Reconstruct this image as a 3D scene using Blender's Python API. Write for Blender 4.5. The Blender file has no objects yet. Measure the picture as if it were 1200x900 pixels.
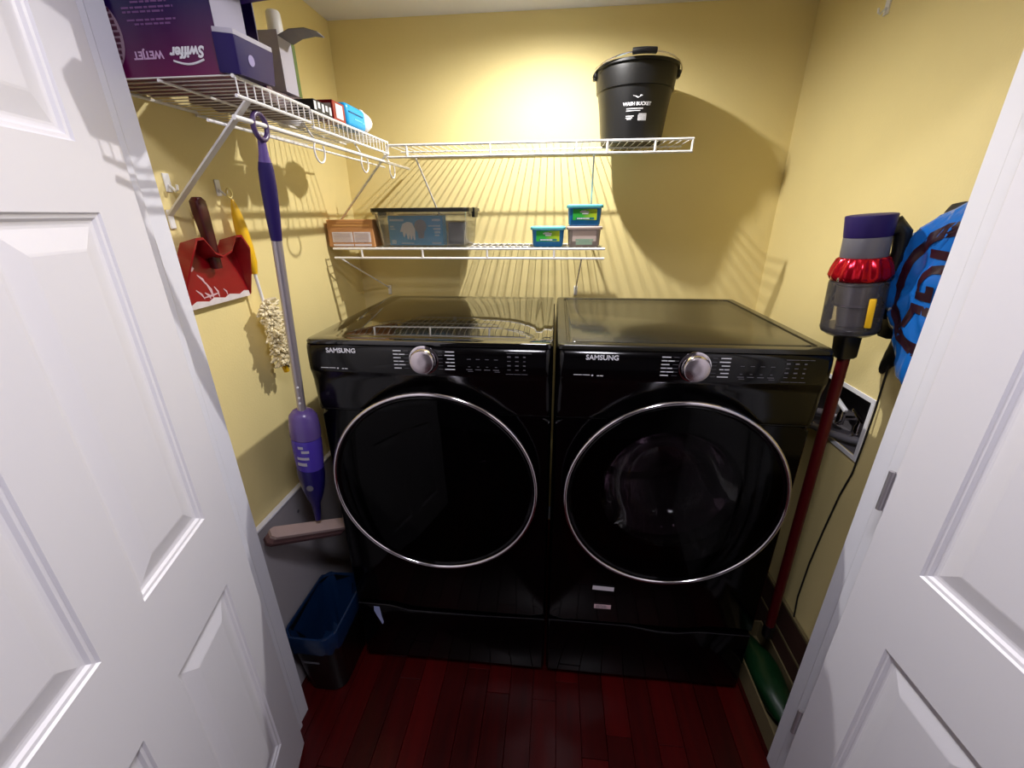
import bpy, bmesh, math, random
from mathutils import Vector, Matrix
R = random.Random(7)
PI = math.pi
C = bpy.context.scene.collection
sc = bpy.context.scene

# ---------------------------------------------------------------- camera, world, lights
cam_d = bpy.data.cameras.new('camera'); cam = bpy.data.objects.new('camera', cam_d); C.objects.link(cam)
ya, pi_, ro = .101, -.382, -.007
fw = Vector((-math.sin(ya)*math.cos(pi_), math.cos(ya)*math.cos(pi_), math.sin(pi_)))
rt = Vector((math.cos(ya), math.sin(ya), 0)); up = rt.cross(fw)
r2 = rt*math.cos(ro)+up*math.sin(ro); u2 = -rt*math.sin(ro)+up*math.cos(ro)
m = Matrix((r2, u2, -fw)).transposed().to_4x4(); m.translation = Vector((-.005, -1.085, 1.604))
cam.matrix_world = m
cam_d.sensor_width = 36; cam_d.lens = 497.45/1200*36; cam_d.clip_start = .02
sc.camera = cam
w = bpy.data.worlds.new('world'); sc.world = w; w.use_nodes = True
w.node_tree.nodes['Background'].inputs[0].default_value = (.75, .72, .85, 1)
w.node_tree.nodes['Background'].inputs[1].default_value = .05
def area_light(name, loc, tgt, size, energy, col):
    l = bpy.data.lights.new(name, 'AREA'); l.shape = 'DISK'; l.size = size; l.energy = energy; l.color = col
    o = bpy.data.objects.new(name, l); C.objects.link(o); o.location = loc
    o.rotation_euler = (Vector(tgt)-Vector(loc)).to_track_quat('-Z', 'Y').to_euler(); return o
HALL_E = 15.0; LAMP_E = 60.0
area_light('hall_light', (0.05, -.95, 2.41), (0.05, -.95, 0), .30, HALL_E, (.93, .90, 1.0))
sc.view_settings.view_transform = 'Standard'; sc.view_settings.look = 'None'
sc.view_settings.gamma = 1; sc.view_settings.use_curve_mapping = False
sc.view_settings.exposure = 0.0

# ---------------------------------------------------------------- materials
def lin(c):
    return tuple(((v/255)/12.92 if v/255 <= .04045 else ((v/255+.055)/1.055)**2.4) for v in c)
def mat(name, rgb, rough=.5, metal=0, noise=0, scale=20, bump=0, bscale=200, coat=0, emit=0, spec=.5, trans=0, alpha=1):
    m = bpy.data.materials.new(name); m.use_nodes = True; nt = m.node_tree; b = nt.nodes['Principled BSDF']
    c = lin(rgb); b.inputs['Base Color'].default_value = (*c, 1); b.inputs['Roughness'].default_value = rough
    b.inputs['Metallic'].default_value = metal; b.inputs['Coat Weight'].default_value = coat
    b.inputs['Specular IOR Level'].default_value = spec
    tc = nt.nodes.new('ShaderNodeTexCoord')
    if noise:
        n = nt.nodes.new('ShaderNodeTexNoise'); n.inputs['Scale'].default_value = scale; n.inputs['Detail'].default_value = 4
        nt.links.new(tc.outputs['Object'], n.inputs['Vector'])
        mx = nt.nodes.new('ShaderNodeMix'); mx.data_type = 'RGBA'
        mx.inputs[6].default_value = (*[v*(1-noise) for v in c], 1); mx.inputs[7].default_value = (*[min(1, v*(1+noise)) for v in c], 1)
        nt.links.new(n.outputs['Fac'], mx.inputs[0]); nt.links.new(mx.outputs[2], b.inputs['Base Color'])
    if bump:
        n = nt.nodes.new('ShaderNodeTexNoise'); n.inputs['Scale'].default_value = bscale; n.inputs['Detail'].default_value = 3
        nt.links.new(tc.outputs['Object'], n.inputs['Vector'])
        bp = nt.nodes.new('ShaderNodeBump'); bp.inputs['Strength'].default_value = bump; bp.inputs['Distance'].default_value = .002
        nt.links.new(n.outputs['Fac'], bp.inputs['Height']); nt.links.new(bp.outputs['Normal'], b.inputs['Normal'])
    if emit:
        b.inputs['Emission Color'].default_value = (*c, 1); b.inputs['Emission Strength'].default_value = emit
    return m
def clear_mat(name, rgb, opac, rough=.05, gloss=1.0, tint=None):
    """thin tinted see-through plastic or glass: transparent + diffuse body + mirror gloss"""
    m = bpy.data.materials.new(name); m.use_nodes = True; nt = m.node_tree; nt.nodes.clear()
    o = nt.nodes.new('ShaderNodeOutputMaterial'); t = nt.nodes.new('ShaderNodeBsdfTransparent'); d = nt.nodes.new('ShaderNodeBsdfDiffuse')
    g = nt.nodes.new('ShaderNodeBsdfGlossy'); f = nt.nodes.new('ShaderNodeFresnel'); f.inputs[0].default_value = 1.45
    a = nt.nodes.new('ShaderNodeMixShader'); b = nt.nodes.new('ShaderNodeMixShader')
    c = lin(rgb); d.inputs[0].default_value = (*c, 1); t.inputs[0].default_value = (*([tint]*3 if tint else [min(1, v**.3) for v in c]), 1); g.inputs['Roughness'].default_value = rough
    a.inputs[0].default_value = opac
    nt.links.new(t.outputs[0], a.inputs[1]); nt.links.new(d.outputs[0], a.inputs[2])
    mu = nt.nodes.new('ShaderNodeMath'); mu.operation = 'MULTIPLY'; mu.inputs[1].default_value = gloss; nt.links.new(f.outputs[0], mu.inputs[0]); nt.links.new(mu.outputs[0], b.inputs[0]); nt.links.new(a.outputs[0], b.inputs[1]); nt.links.new(g.outputs[0], b.inputs[2])
    nt.links.new(b.outputs[0], o.inputs[0]); return m
M = {}
M['wall'] = mat('yellow_paint', (234, 216, 152), .6, bump=.22, bscale=170, noise=.03, scale=6)
M['ceil'] = mat('ceiling_paint', (222, 222, 230), .8, bump=.4, bscale=120)
M['hallwall'] = mat('hall_paint', (150, 146, 155), .8, bump=.1)
M['door'] = mat('door_white', (238, 236, 242), .38, bump=.06, bscale=90)
M['jamb'] = mat('jamb_white', (232, 232, 240), .35, noise=.03, scale=12)
M['black'] = mat('black_enamel', (3, 2, 3), .09, spec=.2)
M['blacktop'] = mat('black_top_gloss', (9, 8, 8), .03, coat=.6, spec=.6)
M['blacktop2'] = mat('black_top_satin', (30, 28, 22), .24, coat=.1, noise=.1, scale=5)
M['fascia'] = mat('black_fascia', (5, 4, 5), .12, spec=.35)
M['blackplastic'] = mat('black_plastic', (12, 12, 13), .35)
M['matte'] = mat('black_matte', (8, 8, 9), .6)
M['chrome'] = mat('chrome', (225, 220, 225), .12, metal=1)
M['steel'] = mat('drum_steel', (190, 175, 185), .22, metal=1)
M['print'] = mat('white_print', (225, 225, 230), .5)
M['dimprint'] = mat('grey_print', (105, 103, 110), .5)
M['glassdark'] = clear_mat('smoked_glass', (4, 3, 4), .45, .03, .25)
M['glassdark2'] = clear_mat('smoked_glass_clearer', (4, 3, 4), .12, .03, .25, .62)
M['glassbowl'] = clear_mat('bowl_glass', (120, 115, 120), .03, .02, .35)
M['wire'] = mat('white_vinyl_wire', (236, 234, 232), .35)
M['bucket'] = mat('bucket_black', (13, 13, 14), .38, bump=.05)
M['clearbin'] = clear_mat('clear_bin_plastic', (240, 240, 238), .07, .08, .7)
M['vacclear'] = clear_mat('vacuum_clear_bin', (175, 170, 175), .10, .06)
M['white'] = mat('white_plastic', (235, 235, 238), .35)
M['card'] = mat('brown_card', (196, 140, 88), .8, noise=.1)
M['whitecard'] = mat('white_card', (178, 174, 186), .7, noise=.03)
M['greycard'] = mat('grey_card', (120, 116, 118), .8, noise=.06)
M['purple'] = mat('purple_plastic', (50, 24, 110), .3)
M['darkpurple'] = mat('dark_purple', (34, 18, 84), .5, spec=.3)
M['lilac'] = mat('lilac_plastic', (98, 78, 142), .25)
M['red'] = mat('red_plastic', (140, 9, 22), .3, noise=.08)
M['darkred'] = mat('dark_red_plastic', (66, 6, 14), .35)
M['wandred'] = mat('wand_red', (80, 5, 14), .4, metal=.2)
M['cyclone'] = mat('cyclone_red', (190, 12, 36), .18, metal=.7)
M['grey'] = mat('grey_plastic', (105, 104, 112), .35)
M['alu'] = mat('painted_aluminium', (176, 168, 172), .28, metal=.55)
M['yellow'] = mat('yellow_plastic', (240, 190, 30), .35)
M['fluff'] = mat('cream_fluff', (238, 226, 190), .9, noise=.12, scale=60)
M['bagblue'] = mat('blue_polythene', (24, 104, 190), .25, bump=.25, bscale=40)
M['bagprint'] = mat('dark_print', (40, 12, 28), .4)
M['tealbox'] = mat('teal_box', (35, 155, 212), .5)
M['tubblue'] = mat('tub_blue', (20, 115, 180), .35)
M['tublid'] = mat('tub_lid_aqua', (110, 205, 215), .35)
M['tubgreen'] = mat('tub_green', (88, 175, 50), .45)
M['tubyellow'] = mat('tub_yellow', (200, 200, 40), .45)
M['pinkgrey'] = mat('faded_label', (190, 172, 165), .5, noise=.1)
M['sage'] = mat('sage_label', (135, 160, 140), .5)
M['cyan'] = mat('cyan_plastic', (10, 160, 225), .35)
M['liner'] = mat('blue_bin_liner', (12, 40, 76), .3, bump=.5, bscale=35)
M['greenbag'] = mat('green_bag', (10, 52, 24), .4, bump=.4, bscale=30)
M['tan'] = mat('tan_edge', (112, 100, 68), .7)
M['olive'] = mat('olive_edge', (85, 105, 40), .6)
M['wood'] = mat('brown_board', (64, 40, 32), .6, noise=.15, scale=14)
M['paper'] = mat('paper_label', (225, 218, 225), .7)
M['pinkpaper'] = mat('pink_label', (225, 190, 195), .7)
M['bulbgrey'] = mat('bulb_grey', (120, 122, 134), .4)
M['towel'] = mat('grey_brown_cloth', (118, 100, 100), .9, noise=.12, bump=.4, bscale=60)
M['pad'] = mat('mop_pad', (178, 155, 150), .9, noise=.1)
M['gradbox'] = None
def grad_mat(name, c0, c1, axis=2, z0=0., z1=1.):
    m = mat(name, c0, .35); nt = m.node_tree; b = nt.nodes['Principled BSDF']
    tc = nt.nodes.new('ShaderNodeTexCoord'); s = nt.nodes.new('ShaderNodeSeparateXYZ'); nt.links.new(tc.outputs['Object'], s.inputs[0])
    mr = nt.nodes.new('ShaderNodeMapRange'); mr.inputs[1].default_value = z0; mr.inputs[2].default_value = z1
    nt.links.new(s.outputs[axis], mr.inputs[0]); mx = nt.nodes.new('ShaderNodeMix'); mx.data_type = 'RGBA'
    mx.inputs[6].default_value = (*lin(c0), 1); mx.inputs[7].default_value = (*lin(c1), 1)
    nt.links.new(mr.outputs[0], mx.inputs[0]); nt.links.new(mx.outputs[2], b.inputs['Base Color']); return m
M['gradbox'] = grad_mat('purple_magenta_print', (98, 12, 70), (28, 8, 70), 2, 0, .11)
M['tubgrad'] = grad_mat('green_yellow_print', (50, 165, 60), (190, 200, 30), 0, -.01, .05)
# planks: tone varies per object
def plank_mat():
    m = mat('cherry_floor', (60, 6, 6), .32, spec=.3); nt = m.node_tree; b = nt.nodes['Principled BSDF']
    tc = nt.nodes.new('ShaderNodeTexCoord'); mp = nt.nodes.new('ShaderNodeMapping'); mp.inputs['Scale'].default_value = (30, 2.2, 1)
    oi = nt.nodes.new('ShaderNodeObjectInfo'); n = nt.nodes.new('ShaderNodeTexNoise'); n.inputs['Scale'].default_value = 1.6; n.inputs['Detail'].default_value = 6
    n.noise_dimensions = '4D'; nt.links.new(oi.outputs['Random'], n.inputs['W'])
    nt.links.new(tc.outputs['Object'], mp.inputs[0]); nt.links.new(mp.outputs[0], n.inputs['Vector'])
    ad = nt.nodes.new('ShaderNodeMath'); ad.operation = 'MULTIPLY_ADD'; ad.inputs[1].default_value = .7; ad.inputs[2].default_value = -.2
    nt.links.new(oi.outputs['Random'], ad.inputs[0]); a2 = nt.nodes.new('ShaderNodeMath'); a2.operation = 'ADD'; a2.use_clamp = True
    nt.links.new(ad.outputs[0], a2.inputs[0]); nt.links.new(n.outputs['Fac'], a2.inputs[1])
    mx = nt.nodes.new('ShaderNodeMix'); mx.data_type = 'RGBA'; mx.inputs[6].default_value = (*lin((26, 3, 3)), 1); mx.inputs[7].default_value = (*lin((78, 6, 7)), 1)
    nt.links.new(a2.outputs[0], mx.inputs[0]); nt.links.new(mx.outputs[2], b.inputs['Base Color']); return m
M['plank'] = plank_mat()
def brushed():
    m = mat('brushed_knob', (215, 205, 212), .25, metal=1); nt = m.node_tree; b = nt.nodes['Principled BSDF']
    b.inputs['Anisotropic'].default_value = .8
    tg = nt.nodes.new('ShaderNodeTangent'); tg.direction_type = 'RADIAL'; tg.axis = 'Y'; nt.links.new(tg.outputs[0], b.inputs['Tangent'])
    return m
M['knob'] = brushed()
bulb = mat('bulb_glow', (255, 255, 255), .5); bb = bulb.node_tree.nodes['Principled BSDF']
bb.inputs['Emission Color'].default_value = (1, .93, .80, 1); bb.inputs['Emission Strength'].default_value = 20; M['bulb'] = bulb

# ---------------------------------------------------------------- mesh helpers
def BM(): return bmesh.new()
def obj(name, bm, m, parent=None, loc=None, smooth=False, rot=None, recalc=True):
    if recalc: bmesh.ops.recalc_face_normals(bm, faces=bm.faces)
    me = bpy.data.meshes.new(name); bm.to_mesh(me); bm.free()
    me.materials.append(M[m] if isinstance(m, str) else m)
    if smooth:
        for p in me.polygons: p.use_smooth = True
        if smooth != 'all':
            me.set_sharp_from_angle(angle=math.radians(38))
    o = bpy.data.objects.new(name, me); C.objects.link(o)
    if parent: o.parent = parent
    if loc is not None: o.location = loc
    if rot is not None: o.rotation_euler = rot
    return o
def tag(o, label=None, cat=None, group=None, kind=None):
    for k, v in (('label', label), ('category', cat), ('group', group), ('kind', kind)):
        if v: o[k] = v
    return o
def thing(name, label, cat, loc=(0, 0, 0), rotz=0, group=None, kind=None):
    o = bpy.data.objects.new(name, None); C.objects.link(o); o.location = loc; o.rotation_euler = (0, 0, rotz)
    o.empty_display_size = .05
    return tag(o, label, cat, group, kind)
def link_copy(src, parent, loc=None, name=None):
    c = src.copy(); C.objects.link(c); c.parent = parent
    if loc is not None: c.location = loc
    return c
def box(bm, x0, x1, y0, y1, z0, z1, bev=0, seg=2, mtx=None):
    r = bmesh.ops.create_cube(bm, size=1); vs = r['verts']
    for v in vs: v.co = Vector((x0+(v.co.x+.5)*(x1-x0), y0+(v.co.y+.5)*(y1-y0), z0+(v.co.z+.5)*(z1-z0)))
    if bev:
        es = list({e for v in vs for e in v.link_edges})
        r = bmesh.ops.bevel(bm, geom=es, offset=bev, segments=seg, affect='EDGES', profile=.5); vs = list({v for f in r['faces'] for v in f.verts} | {v for v in vs if v.is_valid})
    if mtx is not None:
        for v in vs: v.co = mtx @ v.co
    return vs
def tube(bm, pts, r, seg=8, closed=False, caps=True):
    pts = [Vector(p) for p in pts]; n = len(pts); rings = []
    rr = r if isinstance(r, (list, tuple)) else [r]*n
    t0 = (pts[1]-pts[0]).normalized(); ref = Vector((0, 0, 1)) if abs(t0.z) < .9 else Vector((1, 0, 0))
    nrm = t0.cross(ref).normalized()
    for i, p in enumerate(pts):
        if closed: t = (pts[(i+1) % n]-pts[i-1]).normalized()
        else: t = (pts[min(i+1, n-1)]-pts[max(i-1, 0)]).normalized()
        nrm = (nrm-t*nrm.dot(t)).normalized(); b = t.cross(nrm)
        rings.append([bm.verts.new(p+(nrm*math.cos(2*PI*k/seg)+b*math.sin(2*PI*k/seg))*rr[i]) for k in range(seg)])
    for i in range(n if closed else n-1):
        a, c = rings[i], rings[(i+1) % n]
        for k in range(seg): bm.faces.new((a[k], a[(k+1) % seg], c[(k+1) % seg], c[k]))
    if caps and not closed: bm.faces.new(rings[0][::-1]); bm.faces.new(rings[-1])
def lathe(bm, prof, seg=32, mtx=None, close=False):
    """prof: (radius, height) about local z"""
    mtx = mtx or Matrix(); rings = []
    for r, h in prof:
        if r < 1e-6: rings.append([bm.verts.new(mtx @ Vector((0, 0, h)))])
        else: rings.append([bm.verts.new(mtx @ Vector((r*math.cos(2*PI*k/seg), r*math.sin(2*PI*k/seg), h))) for k in range(seg)])
    prs = list(zip(rings, rings[1:])) + ([(rings[-1], rings[0])] if close else [])
    for a, b in prs:
        for k in range(seg):
            k2 = (k+1) % seg
            if len(a) == 1 and len(b) == 1: continue
            if len(a) == 1: bm.faces.new((a[0], b[k], b[k2]))
            elif len(b) == 1: bm.faces.new((a[k], a[k2], b[0]))
            else: bm.faces.new((a[k], a[k2], b[k2], b[k]))
FRONT = Matrix.Rotation(PI/2, 4, 'X')      # local z -> -y
def prism(bm, out, h0, h1, mtx=None):
    mtx = mtx or Matrix(); a = [bm.verts.new(mtx @ Vector((x, y, h0))) for x, y in out]; b = [bm.verts.new(mtx @ Vector((x, y, h1))) for x, y in out]
    bm.faces.new(a[::-1]); bm.faces.new(b); n = len(out)
    for k in range(n): bm.faces.new((a[k], a[(k+1) % n], b[(k+1) % n], b[k]))
def rrect(hx, hy, r, n=5, cx=0, cy=0):
    o = []
    for sx, sy, a0 in ((1, 1, 0), (-1, 1, PI/2), (-1, -1, PI), (1, -1, 3*PI/2)):
        for k in range(n+1):
            a = a0+PI/2*k/n; o.append((cx+sx*(hx-r)+r*math.cos(a), cy+sy*(hy-r)+r*math.sin(a)))
    return o
def loft(bm, loops, cap0=True, cap1=True, closed_u=True):
    rs = [[bm.verts.new(p) for p in l] for l in loops]; n = len(rs[0])
    for a, b in zip(rs, rs[1:]):
        for k in range(n if closed_u else n-1): bm.faces.new((a[k], a[(k+1) % n], b[(k+1) % n], b[k]))
    if cap0: bm.faces.new(rs[0][::-1])
    if cap1: bm.faces.new(rs[-1])
def text_mesh(s, size, ext=.0006, bold=0, align='CENTER', shear=0):
    cu = bpy.data.curves.new('t', 'FONT'); cu.body = s; cu.size = size; cu.extrude = ext; cu.offset = bold; cu.align_x = align; cu.align_y = 'CENTER'; cu.shear = shear
    cu.resolution_u = 3
    o = bpy.data.objects.new('t', cu); C.objects.link(o); dg = bpy.context.evaluated_depsgraph_get(); dg.update()
    me = bpy.data.meshes.new_from_object(o.evaluated_get(dg)); bm = BM(); bm.from_mesh(me)
    bpy.data.objects.remove(o); bpy.data.curves.remove(cu); bpy.data.meshes.remove(me); return bm
def xf(bm, mtx):
    for v in bm.verts: v.co = mtx @ v.co
    return bm
def merge(dst, src):
    me = bpy.data.meshes.new('x'); src.to_mesh(me); src.free(); dst.from_mesh(me); bpy.data.meshes.remove(me)
T = Matrix.Translation
def RX(a): return Matrix.Rotation(a, 4, 'X')
def RY(a): return Matrix.Rotation(a, 4, 'Y')
def RZ(a): return Matrix.Rotation(a, 4, 'Z')

# ---------------------------------------------------------------- the room
XL, XR, YB, YF, ZC = -.905, .875, .865, -.21, 2.294
YH = -.335                       # hall face of the front wall
JL, JR, ZH = -.818, .706, 2.065
def struct(name, bm, m, parent=None, label=None, cat=None, **k):
    o = obj(name, bm, m, parent, **k)
    if not parent: tag(o, label, cat, kind='structure')
    return o
b = BM(); box(b, -1.7, 1.7, YB, YB+.1, -.02, ZC+.1); struct('wall_back', b, 'wall', label='pale yellow textured back wall behind the washers and shelves', cat='wall')
b = BM(); box(b, XL-.1, XL, YF, YB, -.02, ZC+.1); struct('wall_left', b, 'wall', label='pale yellow left wall with mop, duster and dustpan hanging', cat='wall')
BY0, BY1, BZ0, BZ1 = .072, .34, .945, 1.112
b = BM()
box(b, XR, XR+.12, YF, BY0, -.02, ZC+.1); box(b, XR, XR+.12, BY1, YB, -.02, ZC+.1)
box(b, XR, XR+.12, BY0, BY1, -.02, BZ0); box(b, XR, XR+.12, BY0, BY1, BZ1, ZC+.1)
struct('wall_right', b, 'wall', label='pale yellow right wall beside the cordless vacuum', cat='wall')
b = BM(); box(b, XL-.1, XR+.12, YF, YB+.1, ZC, ZC+.1); struct('ceiling', b, 'ceil', label='off-white textured closet ceiling', cat='ceiling')
b = BM()
box(b, -1.7, JL-.02, YH, YF, -.02, 2.44); box(b, JR+.02, 1.7, YH, YF, -.02, 2.44); box(b, JL-.02, JR+.02, YH, YF, ZH+.02, 2.44)
struct('wall_front', b, 'wall', label='front wall of the closet around the double door opening', cat='wall')
b = BM(); box(b, -1.8, 1.8, -3.3, YH, 2.44, 2.5); struct('ceiling_hall', b, 'ceil', label='ceiling of the hall outside the closet', cat='ceiling')
b = BM(); box(b, -1.8, -1.7, -3.3, YB+.1, -.02, 2.5); struct('wall_hall_left', b, 'hallwall', label='left hall wall behind the photographer', cat='wall')
b = BM(); box(b, 1.7, 1.8, -3.3, YB+.1, -.02, 2.5); struct('wall_hall_right', b, 'hallwall', label='right hall wall behind the photographer', cat='wall')
b = BM(); box(b, -1.8, 1.8, -3.4, -3.3, -.02, 2.5); struct('wall_hall_back', b, 'hallwall', label='far hall wall behind the photographer', cat='wall')
# jambs with stop
def jamb(name, x, s, lab):
    r = thing(name, lab, 'door frame', (x, YH, 0), kind='structure')
    b = BM(); box(b, min(0, s*.02), max(0, s*.02), -.004, YF-YH+.004, 0, ZH, .0015, 1); obj('jamb_board', b, 'jamb', r)
    b = BM(); box(b, min(0, -s*.011), max(0, -s*.011), .038, .078, 0, ZH-.001, .004, 2); obj('door_stop', b, 'jamb', r)
    b = BM(); box(b, min(s*.012, s*.07), max(s*.012, s*.07), -.018, 0, 0, ZH+.06, .004, 2); obj('casing', b, 'jamb', r)
jamb('trim_1', JL, -1, 'white door frame post left of the opening')
jamb('trim_2', JR, 1, 'white door frame post right of the opening')
b = BM(); box(b, JL-.02, JR+.02, YH-.004, YF+.004, ZH, ZH+.02, .0015, 1); struct('trim_3', b, 'jamb', label='white head of the door frame above the opening', cat='door frame')
# floor of cherry planks
fl = thing('floor', 'dark cherry red plank floor in front of the washers', 'floor', (0, 0, 0), kind='structure')
b = BM(); box(b, -1.8, 1.8, -3.4, YB+.1, -.05, -.014); obj('subfloor', b, 'matte', fl)
protos = {}
PW = .083
x = -1.7; i = 0
while x < 1.7 and i < 60:
    y = -3.3 + (i*0.37 % .9)-.9
    while y < YB:
        L = R.choice((.75, .9, 1.05, 1.2)); y0 = max(y, -3.3); y1 = min(y+L, YB)
        if y1-y0 > .04 and not (y1 > YH and (x < XL-.1 or x > XR+.1)) :
            Lr = round(y1-y0, 3)
            if Lr not in protos:
                b = BM(); box(b, .0006, PW-.0006, .0006, Lr-.0006, -.014, 0, .0012, 1); protos[Lr] = obj('plank', b, 'plank', fl, (x, y0, 0))
            else: link_copy(protos[Lr], fl, (x, y0, R.uniform(-.0006, 0)))
        y += L
    x += PW; i += 1

# doors: six-panel leaves
def ring_panel(bm, s0, s1, z0, z1, face, insets):
    loops = []
    for ins, dep in insets:
        loops.append([Vector((s0+ins, face-dep, z0+ins)), Vector((s1-ins, face-dep, z0+ins)), Vector((s1-ins, face-dep, z1-ins)), Vector((s0+ins, face-dep, z1-ins))])
    loft(bm, loops, cap0=False, cap1=True)
INS = [(0, 0), (.003, .0035), (.008, .0045), (.012, .0085), (.017, .0095), (.021, .0095), (.052, .0025), (.056, .002)]
def leaf(name, hx, hy, ang, mirror, lab, W=.752):
    """local x runs from the hinge edge outward, local +y is the face that looks into the opening (mirrored for the right leaf)"""
    r = thing(name, lab, 'door', (hx, hy, .012), kind='structure')
    a = math.radians(ang); t = Vector((math.sin(a), -math.cos(a), 0)); n = Vector((math.cos(a), math.sin(a), 0))
    if mirror: n = -n
    Mx = Matrix(((t.x, n.x, 0, 0), (t.y, n.y, 0, 0), (0, 0, 1, 0), (0, 0, 0, 1)))
    cols = [(.107, .322), (.427, .642)]; rows = [(.196, .800), (.987, 1.598), (1.698, 1.905)]
    TH = .035
    b = BM()
    sx = [0, .107, .322, .427, .642, W]; sz = [0, .196, .800, .987, 1.598, 1.698, 1.905, 2.035]
    for face in (0, -TH):
        for i in range(5):
            for j in range(7):
                if i in (1, 3) and j in (1, 3, 5): continue
                q = [b.verts.new((X, face, Z)) for X, Z in ((sx[i], sz[j]), (sx[i+1], sz[j]), (sx[i+1], sz[j+1]), (sx[i], sz[j+1]))]
                b.faces.new(q)
    # edges of the slab, softly rounded on the hinge side
    def strip(pts, z0, z1):
        for (xa, ya_), (xb, yb_) in zip(pts, pts[1:]):
            b.faces.new([b.verts.new(v) for v in ((xa, ya_, z0), (xb, yb_, z0), (xb, yb_, z1), (xa, ya_, z1))])
    strip([(0, 0), (-.0025, -.001), (-.004, -.004), (-.004, -TH+.003), (0, -TH)], 0, 2.035); strip([(W, 0), (W, -TH)], 0, 2.035)
    for Z in (0, 2.035): b.faces.new([b.verts.new(v) for v in ((0, 0, Z), (W, 0, Z), (W, -TH, Z), (0, -TH, Z))])
    bmesh.ops.remove_doubles(b, verts=b.verts, dist=.0002); xf(b, Mx); obj('stile_and_rail_frame', b, 'door', r)
    for c0, c1 in cols:
        for z0, z1 in rows:
            b = BM(); ring_panel(b, c0, c1, z0, z1, 0, INS); xf(b, Mx); obj('panel', b, 'door', r, recalc=False)
            p = r.children
            b = BM(); ring_panel(b, c0, c1, z0, z1, 0, INS)
            for v in b.verts: v.co.y = -TH-v.co.y
            xf(b, Mx); obj('panel', b, 'door', r, recalc=False)
    for hz in ((.325, 1.04, 1.76) if mirror else ()):
        b = BM(); tube(b, [(-.010, .0015, hz), (-.010, .0015, hz+.088)], .0052, 10); box(b, -.008, .0, -.02, -.001, hz, hz+.088)
        xf(b, Mx); h = obj('hinge', b, 'jamb' if not mirror else mat('hinge_satin', (190, 186, 190), .4, metal=.7), r, smooth=True)
    return r
leaf('door_1', -.770, -.312, 16.5, False, 'white six-panel door leaf filling the left side')
leaf('door_2', .6525, -.334, 3, True, 'white six-panel door leaf filling the lower right corner')

# small round ceiling downlight just above the frame
LX, LY, LZ = -.04, .41, ZC-.03
lp = thing('ceiling_lamp', 'small round white ceiling downlight above the washers', 'lamp', (LX, LY, ZC))
b = BM(); lathe(b, [(.060, 0), (.060, -.006), (.052, -.012), (.044, -.010), (.040, -.001), (0, -.001)], 32); obj('trim_ring', b, 'white', lp, smooth=True)
b = BM(); lathe(b, [(.012, -.0015), (.012, -.012), (.009, -.018), (0, -.019)], 20); obj('lens', b, 'bulb', lp, smooth=True)
sl = bpy.data.lights.new('downlight', 'SPOT'); sl.energy = LAMP_E; sl.spot_size = math.radians(176); sl.spot_blend = .9; sl.shadow_soft_size = .012; sl.color = (1, .965, .94)
so = bpy.data.objects.new('downlight', sl); C.objects.link(so); so.location = (LX, LY, LZ)

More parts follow.
